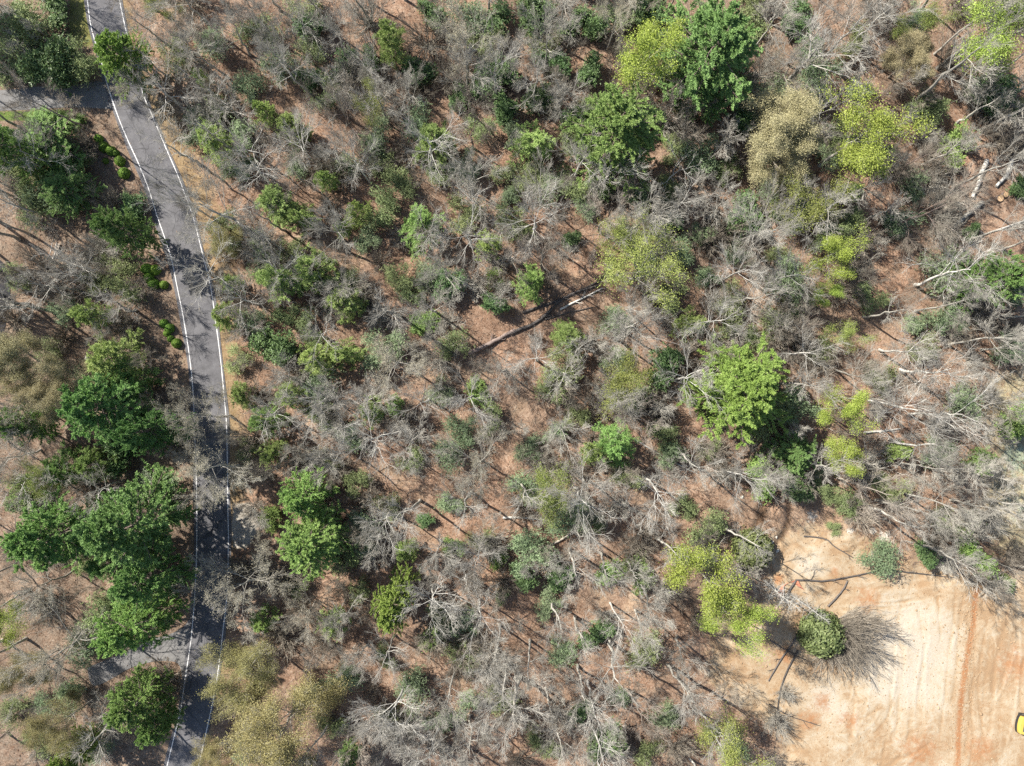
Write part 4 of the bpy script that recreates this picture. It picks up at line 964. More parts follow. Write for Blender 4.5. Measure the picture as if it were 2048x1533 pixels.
for (k, bx, by, h, r) in BARE:
    lb = None
    if (bx, by) == (1530, 1163): lb = 'pale dead conifer with short stub branches, longer of two left of the green clearing shrub'
    if (bx, by) == (1582, 1190): lb = 'pale dead conifer with short stub branches, shorter of two above the green clearing shrub'
    if (bx, by) == (1812, 214): lb = 'long straight grey trunk leaning outwards with a curved shadow, near the upper right corner'
    base_tree(k, 'bare_tree', bx, by, h, size_word(h) + ' ' + LOOKB[k], 'leafless tree', 'tree', G_B, lb, rpx=r * 1.12)

# random fill, kept clear of paving, the clearing, the crowns of the green trees and each other
KEEP = [(p[1], p[2], 0) for p in PLACED]
HERO = [(a[1], a[2], a[3]) for a in PINES] + [(a[1], a[2], a[3]) for a in LIMES[:12]] + [(a[1], a[2], a[3]) for a in CATK]
feet = [(bx, by) for (_, bx, by, _, _) in BARE]
OPEN = poly_px([(1430, 985), (1500, 1000), (1540, 975), (1610, 990), (1650, 1010), (1720, 1040), (1800, 1080), (1840, 1130), (1700, 1200), (1440, 1330), (1400, 1300), (1450, 1230), (1540, 1160), (1470, 1090)])
def free_ground(px, py, m=2.2):
    if poly_sd(np.array([at(px, py)[0]]), np.array([at(px, py)[1]]), OPEN)[0] > -.5: return False
    if 170 < px < 275 and 255 < py < 370 or 1885 < px < 2040 and 300 < py < 485: return False
    if 915 < px < 1235 and 500 < py < 740 and seg_dist(np.array([px]), np.array([py]), np.array([(925, 712), (1030, 660), (1110, 605), (1225, 545)]))[0] < 48: return False
    x, y = at(px, py); X = np.array([x]); Y = np.array([y])
    if seg_dist(X, Y, RC)[0] < 3.6 + m: return False
    for P_ in (DRIVE_TOP, DRIVE_LOW, PAD, LAWN):
        if poly_sd(X, Y, P_)[0] > -m * .6: return False
    return poly_sd(X, Y, CLEARING)[0] < -m * .8
cnt = 0; tries = 0
while cnt < 118 and tries < 9000:
    tries += 1
    px, py = R0.uniform(-10, 2058), R0.uniform(-10, 1543)
    if not free_ground(px, py): continue
    if px < 380 and R0.random() < .2: continue
    if any((px - a) ** 2 + (py - b) ** 2 < 44 ** 2 for a, b in feet): continue
    h = R0.uniform(10, 21)
    k = CAM_H / (CAM_H - .68 * h)
    cx, cy = 1024 + (px - 1024) * k, 766.5 + (py - 766.5) * k
    if any((cx - a) ** 2 + (cy - b) ** 2 < (r * .95 + 12) ** 2 for a, b, r in HERO): continue
    if 1440 < cx < 2048 and 1080 < cy < 1533 and poly_sd(np.array([at(cx, cy)[0]]), np.array([at(cx, cy)[1]]), CLEARING)[0] > -3: continue
    feet.append((px, py))
    kind = R0.choices(['bare_pale', 'bare_grey', 'bare_tan', 'bare_brown', 'bare_slim', 'bare_snag'], [18, 24, 8, 6, 42, 2])[0]
    base_tree(kind, 'bare_tree', px, py, h, size_word(h) + ' ' + LOOKB[kind], 'leafless tree', 'tree', G_B, None, rpx=R0.uniform(40, 64) * (.62 if kind == 'bare_slim' else 1))
    cnt += 1

# trees that stand just outside the frame and throw their shadows into it
for (bx, by, h, kind) in ((-40, 90, 20, 'bare_grey'), (-70, 160, 19, 'bare_pale'), (-50, 330, 18, 'bare_grey'), (-60, 470, 20, 'bare_slim'), (-50, 560, 20, 'bare_slim'), (-25, 520, 22, 'bare_slim'), (-20, 430, 20, 'bare_slim'), (-35, 620, 22, 'bare_slim'), (-18, 655, 18, 'bare_slim'), (-90, 60, 18, 'pine_dark'), (-45, 20, 20, 'pine_dark'),
                          (60, -50, 18, 'bare_grey'), (-70, 760, 17, 'bare_grey'), (-60, 1010, 17, 'bare_grey'), (380, -40, 16, 'bare_grey'), (900, -50, 16, 'bare_grey'), (1150, -45, 16, 'pine_dark'), (1650, -50, 17, 'bare_grey')):
    base_tree(kind, 'pine_tree' if 'pine' in kind else 'bare_tree', bx, by, h, size_word(h) + ' ' + ('dark green' if 'pine' in kind else LOOKB[kind]), 'pine' if 'pine' in kind else 'leafless tree', 'tree', 'trees just outside the picture', None, rpx=50)

# leafless thickets
def put_brush(px, py, rpx, tone):
    x, y = at(px, py, 1.0)
    me = R0.choice(BRUSH[tone]); o = link('bare_shrub', me)
    o.location = (x, y, relief1(x, y) - .03); s_ = rpx / PXM / 2.4
    o.scale = (s_ * R0.uniform(.85, 1.2), s_ * R0.uniform(.85, 1.2), s_ * R0.uniform(.7, 1.15)); o.rotation_euler = (0, 0, R0.uniform(0, 6.28))
    PLACED.append([o, px, py, 3, ('large ' if rpx > 36 else 'small ' if rpx < 24 else '') + ('brownish' if tone == 'brown' else 'grey'), 'bare shrub', 'shrub', 'bare shrubs under the trees', None])
_o = link('bare_shrub', brush_mesh(rng_(333), 8.6, 4.5, M['brush'], 150, 9, 7, 1.25, (-2.0, .75))); _x, _y = at(1662, 1252, .5)
_o.location = (_x, _y, relief1(_x, _y) - .05); _o.rotation_euler = (0, 0, 0)
tag(_o, 'brown bare bush fanning its twigs over the clearing from the rounded green shrub', 'shrub', 'bare shrubs under the trees')
for (px, py, r, t) in ((1885, 1120, 30, 'grey'), (1940, 1140, 28, 'brown'), (1985, 1165, 28, 'grey'), (1560, 660, 50, 'brown'), (1440, 190, 44, 'brown'), (1790, 340, 40, 'brown'), (1870, 360, 40, 'grey'), (1880, 420, 44, 'grey'), (1340, 1180, 30, 'brown'),
                       (640, 1020, 34, 'brown'), (1590, 690, 34, 'brown'), (1530, 720, 30, 'brown'), (1998, 282, 34, 'brown'), (2036, 292, 30, 'brown'), (1870, 1040, 40, 'grey'), (1930, 1060, 36, 'grey'), (1570, 1390, 22, 'grey'), (1545, 1440, 30, 'grey')):
    put_brush(px, py, r, t)
bfeet = []
cnt = tries = 0
while cnt < 225 and tries < 9000:
    tries += 1
    px, py = R0.uniform(-5, 2053), R0.uniform(-5, 1538)
    if not free_ground(px, py, 1.2): continue
    if any((px - a) ** 2 + (py - b) ** 2 < 40 ** 2 for a, b in bfeet): continue
    if px < 380 and R0.random() < .3: continue
    bfeet.append((px, py)); put_brush(px, py, R0.uniform(20, 46), R0.choice(['brown', 'brown', 'grey'])); cnt += 1

# ------------------------------------------------------------------ fallen trunks, logs, stumps
def log_path(pts, z=.25, k=10):
    p = resample(np.array([at(*q) for q in pts]), k) if len(pts) > 2 else np.linspace(at(*pts[0]), at(*pts[1]), k)
    zz = relief(p[:, 0], p[:, 1]) + z
    return np.c_[p, zz][None]
def fallen(name, pts, r0, r1, mat, label, cat, group, stubs=6, z=None, cut=False, seed=0, branch=1.6):
    P_ = log_path(pts, (r0 * .9 if z is None else z)); rg = rng_(500 + seed)
    P_[0, 1:-1] += rg.normal(size=P_[0, 1:-1].shape) * np.array([r0 * .12, r0 * .12, r0 * .08])
    k = P_.shape[1]; R_ = np.linspace(r0, r1, k)[None]
    root = empty(name); c = P_[0, 0].copy(); root.location = tuple(c)
    g = Geo(); g.tubes(P_ - c, R_, 9, 2 if cut else True); link('trunk', g.mesh('trunk', [mat, M['wood_cut']]), root)
    if stubs:
        stubs += 1
        Q, QR, _ = spawn(rg, P_ - c, R_, stubs, .3, 1, (.4, 1.0), np.array([branch]), 5, .05, .1, .45, .4, flat=.6)
        W, WR, wp = spawn(rg, Q, QR, 5, .3, 1, (.4, .9), np.full(len(Q), branch * .5), 3, .05, .1, .6, .5, flat=.6)
        for q in range(len(Q)):
            g = Geo(); g.tubes(Q[q:q + 1], QR[q:q + 1], 5); g.tubes(W[wp == q], np.maximum(WR[wp == q], .012), 3); link('branch', g.mesh('branch', [mat]), root)
    tag(root, label, cat, group)
G_F = 'fallen trunks lying on the forest floor'
fallen('fallen_trunk', [(937, 708), (975, 690), (1030, 660)], .42, .30, M['bark_brown'], 'thick dark fallen trunk, lower left end of the fallen trunk pile', 'log', G_F, 2, seed=1)
fallen('fallen_trunk', [(1020, 668), (1080, 640), (1110, 610), (1140, 590), (1195, 572)], .34, .14, M['bark_dark'], 'blackened fallen trunk in the middle of the fallen trunk pile', 'log', G_F, 9, seed=2)
fallen('fallen_trunk', [(1045, 625), (1090, 610), (1140, 592), (1200, 560), (1218, 530)], .26, .10, M['bark_dark'], 'long dark branchy trunk, topmost of the fallen trunk pile', 'log', G_F, 10, seed=3)
fallen('fallen_trunk', [(1120, 620), (1160, 600), (1205, 577)], .20, .08, M['bark_pale'], 'pale fallen pole beside the blackened trunk pile', 'log', G_F, 6, seed=4)
fallen('fallen_trunk', [(1090, 640), (1140, 625), (1185, 615)], .16, .06, M['bark_dark'], 'thin black fallen pole, lowest of the fallen trunk pile', 'log', G_F, 5, seed=5)
fallen('fallen_trunk', [(1970, 322), (1958, 350), (1950, 375), (1941, 397)], .40, .30, M['bark_pale'], 'pale bleached log, left of the two beside the brown brush', 'log', 'cut logs near the right edge', 0, seed=6)
fallen('fallen_trunk', [(2022, 320), (2012, 350), (1990, 374)], .36, .26, M['bark_pale'], 'pale bleached log, right of the two beside the brown brush', 'log', 'cut logs near the right edge', 0, seed=7)
fallen('fallen_trunk', [(1961, 406), (1930, 432), (1896, 461)], .42, .40, M['bark_grey'], 'straight thick grey log below the two bleached logs', 'log', 'cut logs near the right edge', 0, cut=True, seed=8)
fallen('fallen_trunk', [(2055, 440), (1990, 462), (1935, 480)], .18, .10, M['bark_pale'], 'long thin pale pole below the thick grey log', 'log', G_F, 3, seed=9)
fallen('fallen_trunk', [(1006, 1036), (1060, 1037), (1150, 1050)], .22, .10, M['bark_pale'], 'pale straight fallen trunk below the thin yellow-green tree', 'log', G_F, 4, seed=10)
fallen('fallen_trunk', [(1083, 1098), (1120, 1080), (1160, 1058)], .22, .16, M['bark_tan'], 'tan fallen log meeting a crooked white branch', 'log', G_F, 0, seed=11)
fallen('fallen_trunk', [(1028, 1075), (1050, 1092), (1082, 1099)], .14, .10, M['bark_pale'], 'crooked white branch meeting the tan fallen log', 'log', G_F, 2, seed=12)
fallen('fallen_trunk', [(1268, 878), (1330, 915), (1390, 946)], .18, .08, M['bark_pale'], 'thin pale fallen stem right of the green understorey pines', 'log', G_F, 3, seed=13)
fallen('fallen_trunk', [(1726, 865), (1770, 862), (1800, 858)], .20, .12, M['bark_pale'], 'short pale fallen stem right of the upper lime tuft', 'log', G_F, 3, seed=14)
fallen('fallen_trunk', [(1608, 1073), (1650, 1078), (1668, 1093), (1705, 1115)], .14, .07, M['bark_dark'], 'dark crooked branch at the upper rim of the clearing', 'log', G_F, 3, seed=15)
fallen('fallen_trunk', [(1570, 1205), (1578, 1180), (1592, 1160), (1602, 1158), (1640, 1162), (1690, 1155), (1765, 1140)], .20, .10, M['bark_dark'], 'dark winding limb across the top of the clearing', 'log', 'dark limbs lying on the clearing', 4, seed=16)
fallen('fallen_trunk', [(1655, 1213), (1672, 1195), (1688, 1175), (1694, 1162)], .16, .12, M['bark_dark'], 'dark short limb branching down from the winding limb', 'log', 'dark limbs lying on the clearing', 1, seed=17)
fallen('fallen_trunk', [(1605, 1250), (1585, 1285), (1560, 1320), (1536, 1362)], .17, .09, M['bark_dark'], 'dark straight limb left of the olive shrub on the clearing', 'log', 'dark limbs lying on the clearing', 2, seed=18)
fallen('fallen_trunk', [(1596, 1300), (1572, 1345), (1556, 1400), (1552, 1480)], .15, .07, M['bark_dark'], 'dark long limb below the olive shrub on the clearing', 'log', 'dark limbs lying on the clearing', 2, seed=19)
fallen('fallen_trunk', [(1770, 1138), (1830, 1147), (1905, 1155)], .15, .07, M['bark_dark'], 'dark thin limb along the upper right rim of the clearing', 'log', 'dark limbs lying on the clearing', 3, seed=20)
fallen('fallen_trunk', [(1540, 1280), (1580, 1305), (1610, 1320)], .12, .06, M['bark_dark'], 'dark shadow streak shaped as a stick, crossing the straight limb on the clearing', 'log', 'dark limbs lying on the clearing', 2, seed=21)  # solid dark stick standing in for a cast shadow
fallen('fallen_trunk', [(1538, 1408), (1580, 1432), (1640, 1452)], .12, .05, M['bark_dark'], 'dark thin branch on the sand at the clearing\'s lower left', 'log', 'dark limbs lying on the clearing', 4, seed=22)  # branch mesh laid along the line of a cast shadow
fallen('fallen_trunk', [(1395, 1082), (1440, 1070), (1500, 1062)], .12, .06, M['bark_dark'], 'dark thin stem pointing at the stream gully', 'log', G_F, 2, seed=23)
# cut rounds
for (px, py, r, lb) in ((1997, 398, .62, 'larger orange-faced cut log round below the bleached logs'), (2007, 391, .5, 'smaller orange-faced cut log round behind the larger one')):
    x, y = at(px, py); z = relief1(x, y); root = empty('log_round'); root.location = (x, y, z)
    P_ = np.array([[[0, 0, -.05], [0, 0, .22], [.04, 0, .42]]]); g = Geo(); g.tubes(P_, np.array([[r * 1.05, r, r * .97]]), 14); link('bark', g.mesh('bark', [M['bark_brown']]), root)
    th = np.arange(14) * 2 * math.pi / 14; V = np.vstack([np.c_[np.cos(th) * r * .96 + .04, np.sin(th) * r * .96, np.full(14, .425)], [[.04, 0, .44]]])
    i = np.arange(14); link('cut_face', mesh_from('cut_face', V, [np.stack([i, (i + 1) % 14, np.full(14, 14)], -1)], [M['wood_cut']], False), root)
    tag(root, lb, 'log round', 'cut log rounds')

# rocks
m, nt, out = new_mat('pale_rock'); co = objco(nt)
principled(nt, out, ramp(nt, noise(nt, co, 3, 4), [(.35, (.40, .37, .31)), (.65, (.66, .63, .55))]), .9, noise(nt, co, 6, 4), .06)
M['rock'] = m
for j, (px, py, r, lb) in enumerate(((27, 609, .45, 'flat pale rock on the ground right of the dark parking pad'), (175, 718, .4, 'white rock in the thin grey wood left of the road bend'), (152, 541, .25, 'small pale rock near the white-railed steps'),
                                   (1483, 994, .25, 'small pale rock left of the stream gully'), (1555, 1102, .3, 'pale rock in the lower end of the stream gully'), (1545, 1085, .25, 'smaller pale rock higher in the stream gully'), (1553, 1075, .2, 'smallest pale stone at the top of the gully bed'))):
    x, y = at(px, py); rg = rng_(700 + j)
    n = 60; v = unit(rg.normal(size=(n, 3)))
    import bmesh
    bm = bmesh.new(); bmesh.ops.create_icosphere(bm, subdivisions=2, radius=1)
    for vv in bm.verts:
        c = vv.co; f = 1 + .22 * math.sin(c.x * 3 + j) * math.cos(c.y * 4 + 2 * j) + rg.normal() * .05; vv.co = c * f
    me = bpy.data.meshes.new('rock'); bm.to_mesh(me); bm.free(); me.materials.append(M['rock'])
    o = link('rock', me); o.location = (x, y, relief1(x, y) + r * .2); o.scale = (r * 1.3, r * .9, r * .55); o.rotation_euler = (0, 0, rg.uniform(0, 6))
    tag(o, lb, 'rock', 'pale rocks')

# ------------------------------------------------------------------ small built things
def simple_mat(name, c, rough=.5, spec=.4, metal=0):
    m, nt, out = new_mat(name); co = objco(nt)
    col = mixc(nt, ramp(nt, noise(nt, co, 3, 5, .7), [(.40, (0, 0, 0)), (.66, (.5, .5, .5))]), c, tuple(v * .55 + .05 for v in c))
    p = principled(nt, out, col, rough, None, .01, spec); p.inputs['Metallic'].default_value = metal
    return m
M['yellow'] = simple_mat('machine_yellow', (.56, .40, .075)); M['black'] = simple_mat('black_rubber', (.018, .018, .02), .6); M['hood'] = simple_mat('dark_hood', (.035, .045, .055), .45)
M['glass'] = simple_mat('cab_glass', (.05, .07, .08), .08, .6); M['steel'] = simple_mat('worn_steel', (.22, .20, .18), .5); M['orange'] = simple_mat('orange_mesh', (.50, .19, .11), .8); M['white'] = simple_mat('white_wood', (.66, .63, .58), .7)

def bev_prism(name, outline, z0, z1, mat, parent, bev=.06):
    import bmesh
    bm = bmesh.new(); vs = [bm.verts.new((x, y, z0)) for x, y in outline]; f = bm.faces.new(vs); bm.normal_update()
    if f.normal.z > 0: f.normal_flip()
    r = bmesh.ops.extrude_face_region(bm, geom=[f])
    for v in r['geom']:
        if isinstance(v, bmesh.types.BMVert): v.co.z = z1
    bmesh.ops.recalc_face_normals(bm, faces=bm.faces[:])
    bmesh.ops.bevel(bm, geom=bm.edges[:], offset=bev, segments=2, affect='EDGES', profile=.6)
    me = bpy.data.meshes.new(name); bm.to_mesh(me); bm.free(); me.materials.append(mat)
    return link(name, me, parent)
def rect(x0, y0, x1, y1): return [(x0, y0), (x1, y0), (x1, y1), (x0, y1)]
# excavator: only the rear of its house reaches into the frame
ex = empty('excavator'); x, y = at(2070, 1457, 2.2); ex.location = (x, y, relief1(x, y)); ex.rotation_euler = (0, 0, math.radians(-10))
for sy in (-1, 1):
    tr = bev_prism('track', rect(-1.7, sy * 1.25 - .32, 2.1, sy * 1.25 + .32), .04, .85, M['black'], ex, .18)
    for q in range(12): bev_prism('track_pad', rect(-1.6 + q * .3, sy * 1.25 - .34, -1.44 + q * .3, sy * 1.25 + .34), .852, .875, M['steel'], tr, .008)
bev_prism('undercarriage', rect(-1.0, -.9, 1.3, .9), .35, .95, M['steel'], ex)
arc = [(-2.15 - .42 * math.cos(a), 1.55 * math.sin(a)) for a in np.linspace(-1.25, 1.25, 11)]
bev_prism('counterweight', [(-1.35, -1.5)] + arc + [(-1.35, 1.5)], .95, 2.15, M['yellow'], ex, .1)
arc2 = [(-2.17 - .47 * math.cos(a), 1.62 * math.sin(a)) for a in np.linspace(-1.25, 1.25, 11)]
bev_prism('rear_band', [(-1.4, -1.58)] + arc2 + [(-1.4, 1.58)], 1.0, 1.5, M['black'], ex, .05)  # black band round the rear of the counterweight
bev_prism('house', rect(-1.34, -1.45, 1.5, 1.45), .98, 2.05, M['yellow'], ex, .08)
hood = bev_prism('engine_hood', rect(-1.95, -.95, -.15, .98), 2.153, 2.30, M['hood'], ex, .05)
bev_prism('hood_latch', rect(-1.2, -.12, -.98, .1), 2.303, 2.33, M['white'], hood, .01)
cab = bev_prism('cab', rect(.1, .25, 1.55, 1.42), 2.06, 3.1, M['yellow'], ex, .1); bev_prism('cab_window', rect(.2, .35, 1.45, 1.32), 3.103, 3.115, M['glass'], cab, .004)
g = Geo(); g.tubes(np.array([[[1.4, -.3, 1.7], [2.6, -.3, 3.3], [3.6, -.3, 3.7], [5.0, -.3, 3.2]]]), np.array([[.32, .30, .28, .2]]), 6, True); link('boom', g.mesh('boom', [M['yellow']]), ex)
g = Geo(); g.tubes(np.array([[[5.0, -.3, 3.3], [5.4, -.3, 2.0], [5.5, -.3, .9]]]), np.array([[.22, .2, .15]]), 6, True); link('stick', g.mesh('stick', [M['yellow']]), ex)
bev_prism('bucket', rect(5.0, -.8, 5.8, .2), .1, .95, M['steel'], ex, .12)
tag(ex, 'yellow excavator with a dark engine hood, cut off by the right edge on the sand', 'excavator')
# orange safety fence
fe = empty('safety_fence'); fp = [(1557, 1196), (1558, 1180), (1571, 1169), (1583, 1166), (1594, 1174), (1604, 1185)]; f0 = at(*fp[0]); fe.location = (*f0, relief1(*f0))
W_ = np.array([at(*p) for p in fp]) - np.array(f0)
F_pts = resample(W_, 40); lean = np.linspace(0, 1, 40)
topo = np.c_[F_pts + np.c_[.55 + .2 * np.sin(lean * 13), .35 + .2 * np.cos(lean * 9)], .28 + .14 * np.sin(lean * 11)]; bot = np.c_[F_pts, np.full(40, .03)]
i = np.arange(39); Vf = np.vstack([bot, topo, bot + [.03, .02, 0], topo + [.03, .02, 0]])
Ff = np.vstack([np.stack([i, i + 1, 40 + i + 1, 40 + i], -1), np.stack([81 + i, 80 + i, 120 + i, 121 + i], -1), np.stack([40 + i, 41 + i, 121 + i, 120 + i], -1)])
link('netting', mesh_from('netting', Vf, [Ff], [M['orange']], False), fe)
for p in W_:
    g = Geo(); g.tubes(np.array([[[p[0], p[1], -.1], [p[0] + .2, p[1] + .1, .5], [p[0] + .3, p[1] + .2, 1.1]]]), np.array([[.04, .04, .035]]), 5, True); link('post', g.mesh('post', [M['steel']]), fe)
tag(fe, 'sagging orange safety fence at the upper left corner of the sandy clearing', 'fence')
# white-railed garden steps by the left edge
st = empty('garden_steps'); s0 = at(103, 527); st.location = (*s0, relief1(*s0))
railA = np.array([at(98, 521), at(106, 512), at(110, 502), at(114, 488)]) - np.array(s0); railB = np.array([at(109, 523), at(117, 511), at(120, 500), at(123, 488)]) - np.array(s0)
for rl in (railA, railB):
    q = resample(rl, 8); g = Geo(); g.tubes(np.c_[q, np.linspace(.8, 1.3, 8)][None], np.full((1, 8), .07), 5, True)
    for pp in q[::2]: g.tubes(np.array([[[pp[0], pp[1], -.3], [pp[0], pp[1], .5], [pp[0], pp[1], .95]]]), np.full((1, 3), .05), 4)
    link('handrail', g.mesh('handrail', [M['white']]), st)
qa, qb = resample(railA, 9), resample(railB, 9)
for j in range(8):
    o_ = [tuple(qa[j]), tuple(qb[j]), tuple(qb[j] * .15 + qb[j + 1] * .85), tuple(qa[j] * .15 + qa[j + 1] * .85)]
    bev_prism('tread', o_, .02 + j * .05, .10 + j * .05, M['bark_tan'], st, .012)
tag(st, 'short flight of garden steps with two curved white handrails', 'steps')

# ------------------------------------------------------------------ twig litter: nobody could count it
rg = rng_(900); n = 60000
px = rg.uniform(-20, 2068, n); py = rg.uniform(-20, 1553, n)
XY = np.array([at(a, b) for a, b in zip(px, py)])
ok = (seg_dist(XY[:, 0], XY[:, 1], RC) > 4.2) & (poly_sd(XY[:, 0], XY[:, 1], CLEARING) < -1) & (poly_sd(XY[:, 0], XY[:, 1], DRIVE_TOP) < -.5) & (poly_sd(XY[:, 0], XY[:, 1], DRIVE_LOW) < -.5)
XY = XY[ok]; n = len(XY); a = rg.uniform(0, 6.28, n); L = rg.gamma(2, .42, n) + .25
d = np.c_[np.cos(a), np.sin(a)] * L[:, None] / 2; bend = rg.normal(size=(n, 2)) * .08 * L[:, None]
P_ = np.stack([np.c_[XY - d, relief(*(XY - d).T) + .05], np.c_[XY + bend, relief(*(XY + bend).T) + .09], np.c_[XY + d, relief(*(XY + d).T) + .05]], 1)
g = Geo(); g.tubes(P_, (.008 + .02 * rg.uniform(size=n) ** 3)[:, None] * np.array([[1, .8, .5]]), 3)
tag(link('fallen_twigs', g.mesh('fallen_twigs', [M['bark_tan']])), 'pale twigs and sticks littering the leafy forest floor', 'twigs', kind='stuff')

for i in range(5):
    S_ = skeleton(rng_(400 + i), 9, 1.9, 8, .30, (44, 78), 6, 5, 3, .045, .05, .05, .0085)
    g = Geo(); g.tubes(S_['tr'], S_['trr'], 5, True); tr_ = g.mesh('trunk', [M['bark_grey']])
    g = Geo(); g.tubes(S_['LP'], S_['LR'], 4)
    for b, r in (('B2', 'R2'), ('B3', 'R3'), ('B4', 'R4')): g.tubes(S_[b], S_[r], 3, mi=1)
    add_proto('sapling', [('trunk', tr_), ('crown', g.mesh('crown', [M['bark_grey'], (M['brush'], M['brush_grey'])[i % 2]]))], 9, 1.9)
cnt = tries = 0; sfeet = []
while cnt < 215 and tries < 9000:
    tries += 1
    px, py = R0.uniform(0, 2048), R0.uniform(0, 1533)
    if not free_ground(px, py, 1.0) or any((px - a) ** 2 + (py - b) ** 2 < 44 ** 2 for a, b in sfeet) or px < 70 and 480 < py < 690: continue
    if any((px - a) ** 2 + (py - b) ** 2 < (r * .9) ** 2 for a, b, r in HERO): continue
    sfeet.append((px, py)); h = R0.uniform(6, 13); cnt += 1
    base_tree('sapling', 'bare_sapling', px, py, h, 'slim tall' if h > 10.5 else 'slim' if h > 8 else 'slim low', 'bare sapling', 'sapling', 'bare saplings between the trees', None, rpx=R0.uniform(17, 30))

# fallen leaves, as drifts on the floor and blown on to the edges of the road
rg = rng_(910); n = 70000
px = rg.uniform(-10, 2058, n); py = rg.uniform(-10, 1543, n)
X = np.array((px - 1024) / PXM); Y = -(py - 766.5) / PXM
dr = seg_dist(X, Y, RC)
den = .5 + .5 * np.sin(X * .55 + 2 * np.sin(Y * .31)) * np.cos(Y * .47 + 1.3 * np.sin(X * .23))
ok = (rg.uniform(size=n) < .35 + .65 * den) & (poly_sd(X, Y, CLEARING) < -.5 + rg.normal(size=n) * 1.5) & (poly_sd(X, Y, PAD) < -.2)
ok &= (dr > 3.3) | (rg.uniform(size=n) < .02 + .5 * np.exp(-((3.4 - dr) / .35)))
for P_ in (DRIVE_TOP, DRIVE_LOW): ok &= (poly_sd(X, Y, P_) < -.1) | (rg.uniform(size=n) < .08 + .5 * np.exp(-poly_sd(X, Y, P_) / .4))
X, Y, dr = X[ok], Y[ok], dr[ok]; n = len(X)
paved = (dr < 3.9) | (poly_sd(X, Y, DRIVE_TOP) > -.2) | (poly_sd(X, Y, DRIVE_LOW) > -.2)
C = np.c_[X, Y, np.where(paved, .075, relief(X, Y) + .05)]
sz = .20 * rg.uniform(.5, 1.5, n)
g = Geo(); g.leaves(rg, C, sz, sz * .7, nrm=rg.normal(size=(n, 3)) * np.array([.35, .35, .1]) + UP, dirs=rg.normal(size=(n, 3)) * np.array([1, 1, .1]))
M['leaf_litter'] = mat_leaf('dead_leaves', (.085, .045, .026), (.215, .125, .075), (.430, .320, .225), .05, .8, .1, .01, .05)
tag(link('fallen_leaves', g.mesh('fallen_leaves', [M['leaf_litter']], False, True)), 'brown dead leaves drifted over the forest floor and road edges', 'leaves', kind='stuff')
# clods of graded soil
rg = rng_(920); n = 5200
px = rg.uniform(1440, 2060, n); py = rg.uniform(1080, 1540, n)
k = rg.uniform(size=n) < .30
px[k] = 1948 - (py[k] - 1175) * .095 + rg.normal(size=k.sum()) * 12
X = (px - 1024) / PXM; Y = -(py - 766.5) / PXM
ok = poly_sd(X, Y, CLEARING) > -1 - rg.exponential(1.0, n); X, Y = X[ok], Y[ok]; n = len(X)
r = rg.gamma(2.0, .030, n) + .02
oc = np.array([[1, 0, 0], [0, 1, 0], [-1, 0, 0], [0, -1, 0], [0, 0, .8], [0, 0, -.6]], float)
V = (oc[None] * rg.uniform(.6, 1.3, (n, 6, 1)) * r[:, None, None]); a = rg.uniform(0, 6.28, n); ca, sa = np.cos(a)[:, None], np.sin(a)[:, None]
V = np.stack([V[..., 0] * ca - V[..., 1] * sa, V[..., 0] * sa + V[..., 1] * ca, V[..., 2]], -1) + np.c_[X, Y, relief(X, Y) + .02][:, None, :]
fo = np.array([[0, 1, 4], [1, 2, 4], [2, 3, 4], [3, 0, 4], [1, 0, 5], [2, 1, 5], [3, 2, 5], [0, 3, 5]])
M['clod'] = mat_bark('soil_clods', (.24, .135, .065), (.42, .33, .22), .1)
tag(link('soil_clods', mesh_from('soil_clods', V.reshape(-1, 3), [(fo[None] + np.arange(n)[:, None, None] * 6).reshape(-1, 3)], [M['clod']], False)), 'small clods and stones scattered over the graded sandy soil', 'clods', kind='stuff')

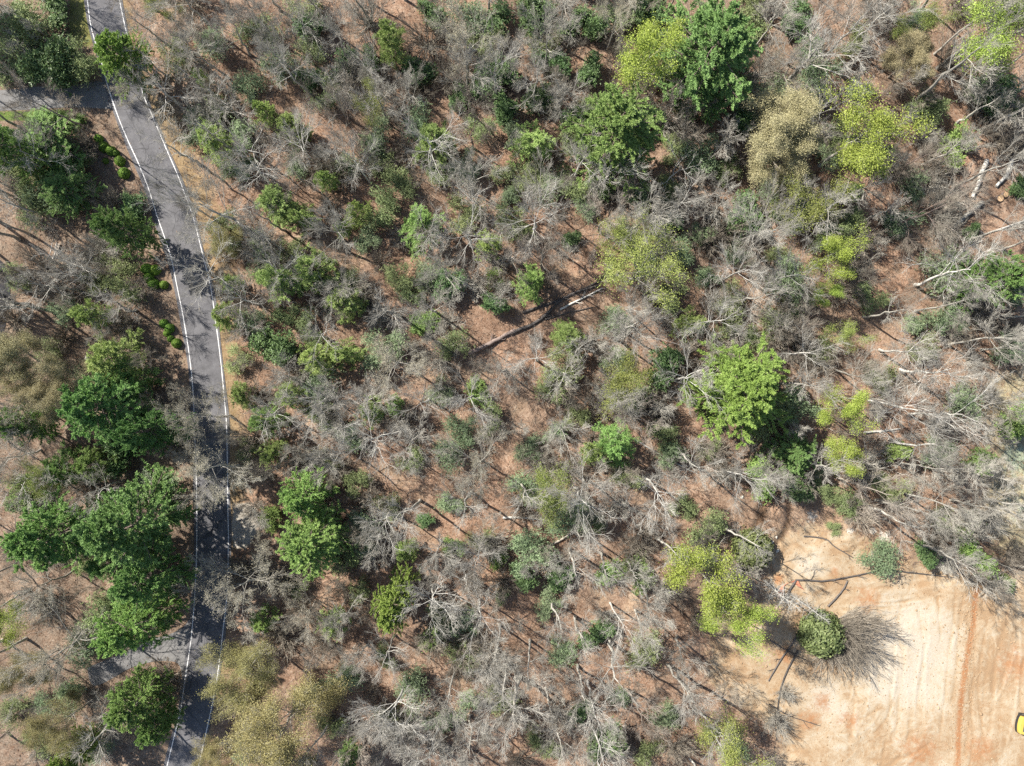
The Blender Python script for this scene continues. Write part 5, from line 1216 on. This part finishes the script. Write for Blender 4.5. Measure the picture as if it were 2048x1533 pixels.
# ------------------------------------------------------------------ labels: each by its look and by the marks it stands next to
MARKS = [(1490, 780, 'the broad yellow-green pine'), (1234, 266, 'the round mid-green pine'), (1420, 90, 'the big hemlock'), (1282, 130, 'the top-edge lime tree'), (1552, 278, 'the tan catkin tree'),
         (1700, 288, 'the sprawling lime tree'), (1670, 506, 'the small vivid lime tree'), (1450, 1195, 'the clearing-side lime trees'), (613, 1040, 'the close pine pair'), (785, 1205, 'the narrow bright pine'),
         (530, 1420, 'the golden trees'), (490, 1176, 'the wide roadside oak'), (1684, 860, 'the two lime tufts'), (1090, 620, 'the fallen trunk pile'), (975, 486, 'the lone bright sapling'), (600, 550, 'the bright pine trio'),
         (238, 112, 'the feathery roadside pine'), (112, 290, 'the spreading light pine'), (225, 310, 'the clipped ball shrubs'), (255, 1060, 'the largest dark pine'), (1960, 370, 'the bleached logs'), (1275, 548, 'the sparse yellow-green tree'),
         (926, 100, 'the grey-tan fan tree'), (2034, 832, 'the right-edge hedge'), (430, 940, 'the oaks over the road'), (1326, 736, 'the dark laurel'), (1105, 988, 'the thin yellow-green tree'), (1992, 555, 'the right-edge grey-green pine'),
         (1962, 72, 'the corner lime tree'), (240, 712, 'the soft pines by the road bend'), (1545, 1030, 'the stream gully'), (866, 292, 'the white-branched young pine'), (1645, 1270, 'the green clearing shrub'), (430, 290, 'the upper roadside young pine'),
         (310, 1310, 'the lower driveway'), (70, 200, 'the upper driveway'), (636, 718, 'the tall soft young pine'), (125, 1445, 'the corner yellow tree'), (60, 770, 'the tan tree cluster'), (785, 715, 'the brown-budded tree'), (1850, 1150, 'the sandy clearing rim'),
         (700, 1512, 'the bottom-edge young pine'), (1216, 1478, 'the bottom laurel'), (842, 458, 'the dense green young pine'), (1050, 1090, 'the crooked white branch'), (10, 590, 'the dark parking pad'), (1190, 1270, 'the lower laurel'), (1225, 888, 'the green pine clump below centre')]
def direction(dx, dy):
    a = math.degrees(math.atan2(dy, dx))
    return ['right of', 'below and right of', 'below', 'below and left of', 'left of', 'above and left of', 'above', 'above and right of'][int(((a + 22.5) % 360) // 45)]
todo = {}
for rec in PLACED:
    o, px, py, h, look, noun, cat, group, label = rec
    if label:
        tag(o, label, cat, group); continue
    ds = sorted((math.hypot(px - a, py - b), a, b, nm) for a, b, nm in MARKS)
    if ds[0][0] < 16: ds = ds[1:]
    d0, a, b, nm = ds[0]
    ang = math.atan2(py - b, px - a); second = None
    for d1, a1, b1, nm1 in ds[1:7]:
        da = abs((math.atan2(b1 - py, a1 - px) - ang + math.pi) % (2 * math.pi) - math.pi)
        if da < 1.2: second = nm1; break
    base = f"{look} {noun}"
    rel = f"{'just ' if d0 < 55 else ''}{direction(px - a, py - b)} {nm}"
    if second and len((base + rel + second).split()) < 12: rel += f", toward {second}"
    todo.setdefault((base, rel), []).append((d0, rec))
ORD = ['nearest', 'second nearest', 'third nearest', 'fourth nearest', 'fifth nearest', 'sixth nearest', 'seventh nearest', 'eighth nearest']
for (base, rel), recs in todo.items():
    recs.sort(key=lambda q: q[0])
    for j, (d0, rec) in enumerate(recs):
        o, px, py, h, look, noun, cat, group, _ = rec
        pre = '' if len(recs) == 1 else ORD[min(j, 7)] + ' '
        w = (pre + base + ' ' + rel).split()
        if len(w) > 16: w = (pre + base + ' ' + rel.split(', toward')[0]).split()
        if len(w) > 16: w = [v for v in w if v not in ('large', 'small', 'just')][:16]
        tag(o, ' '.join(w), cat, group)
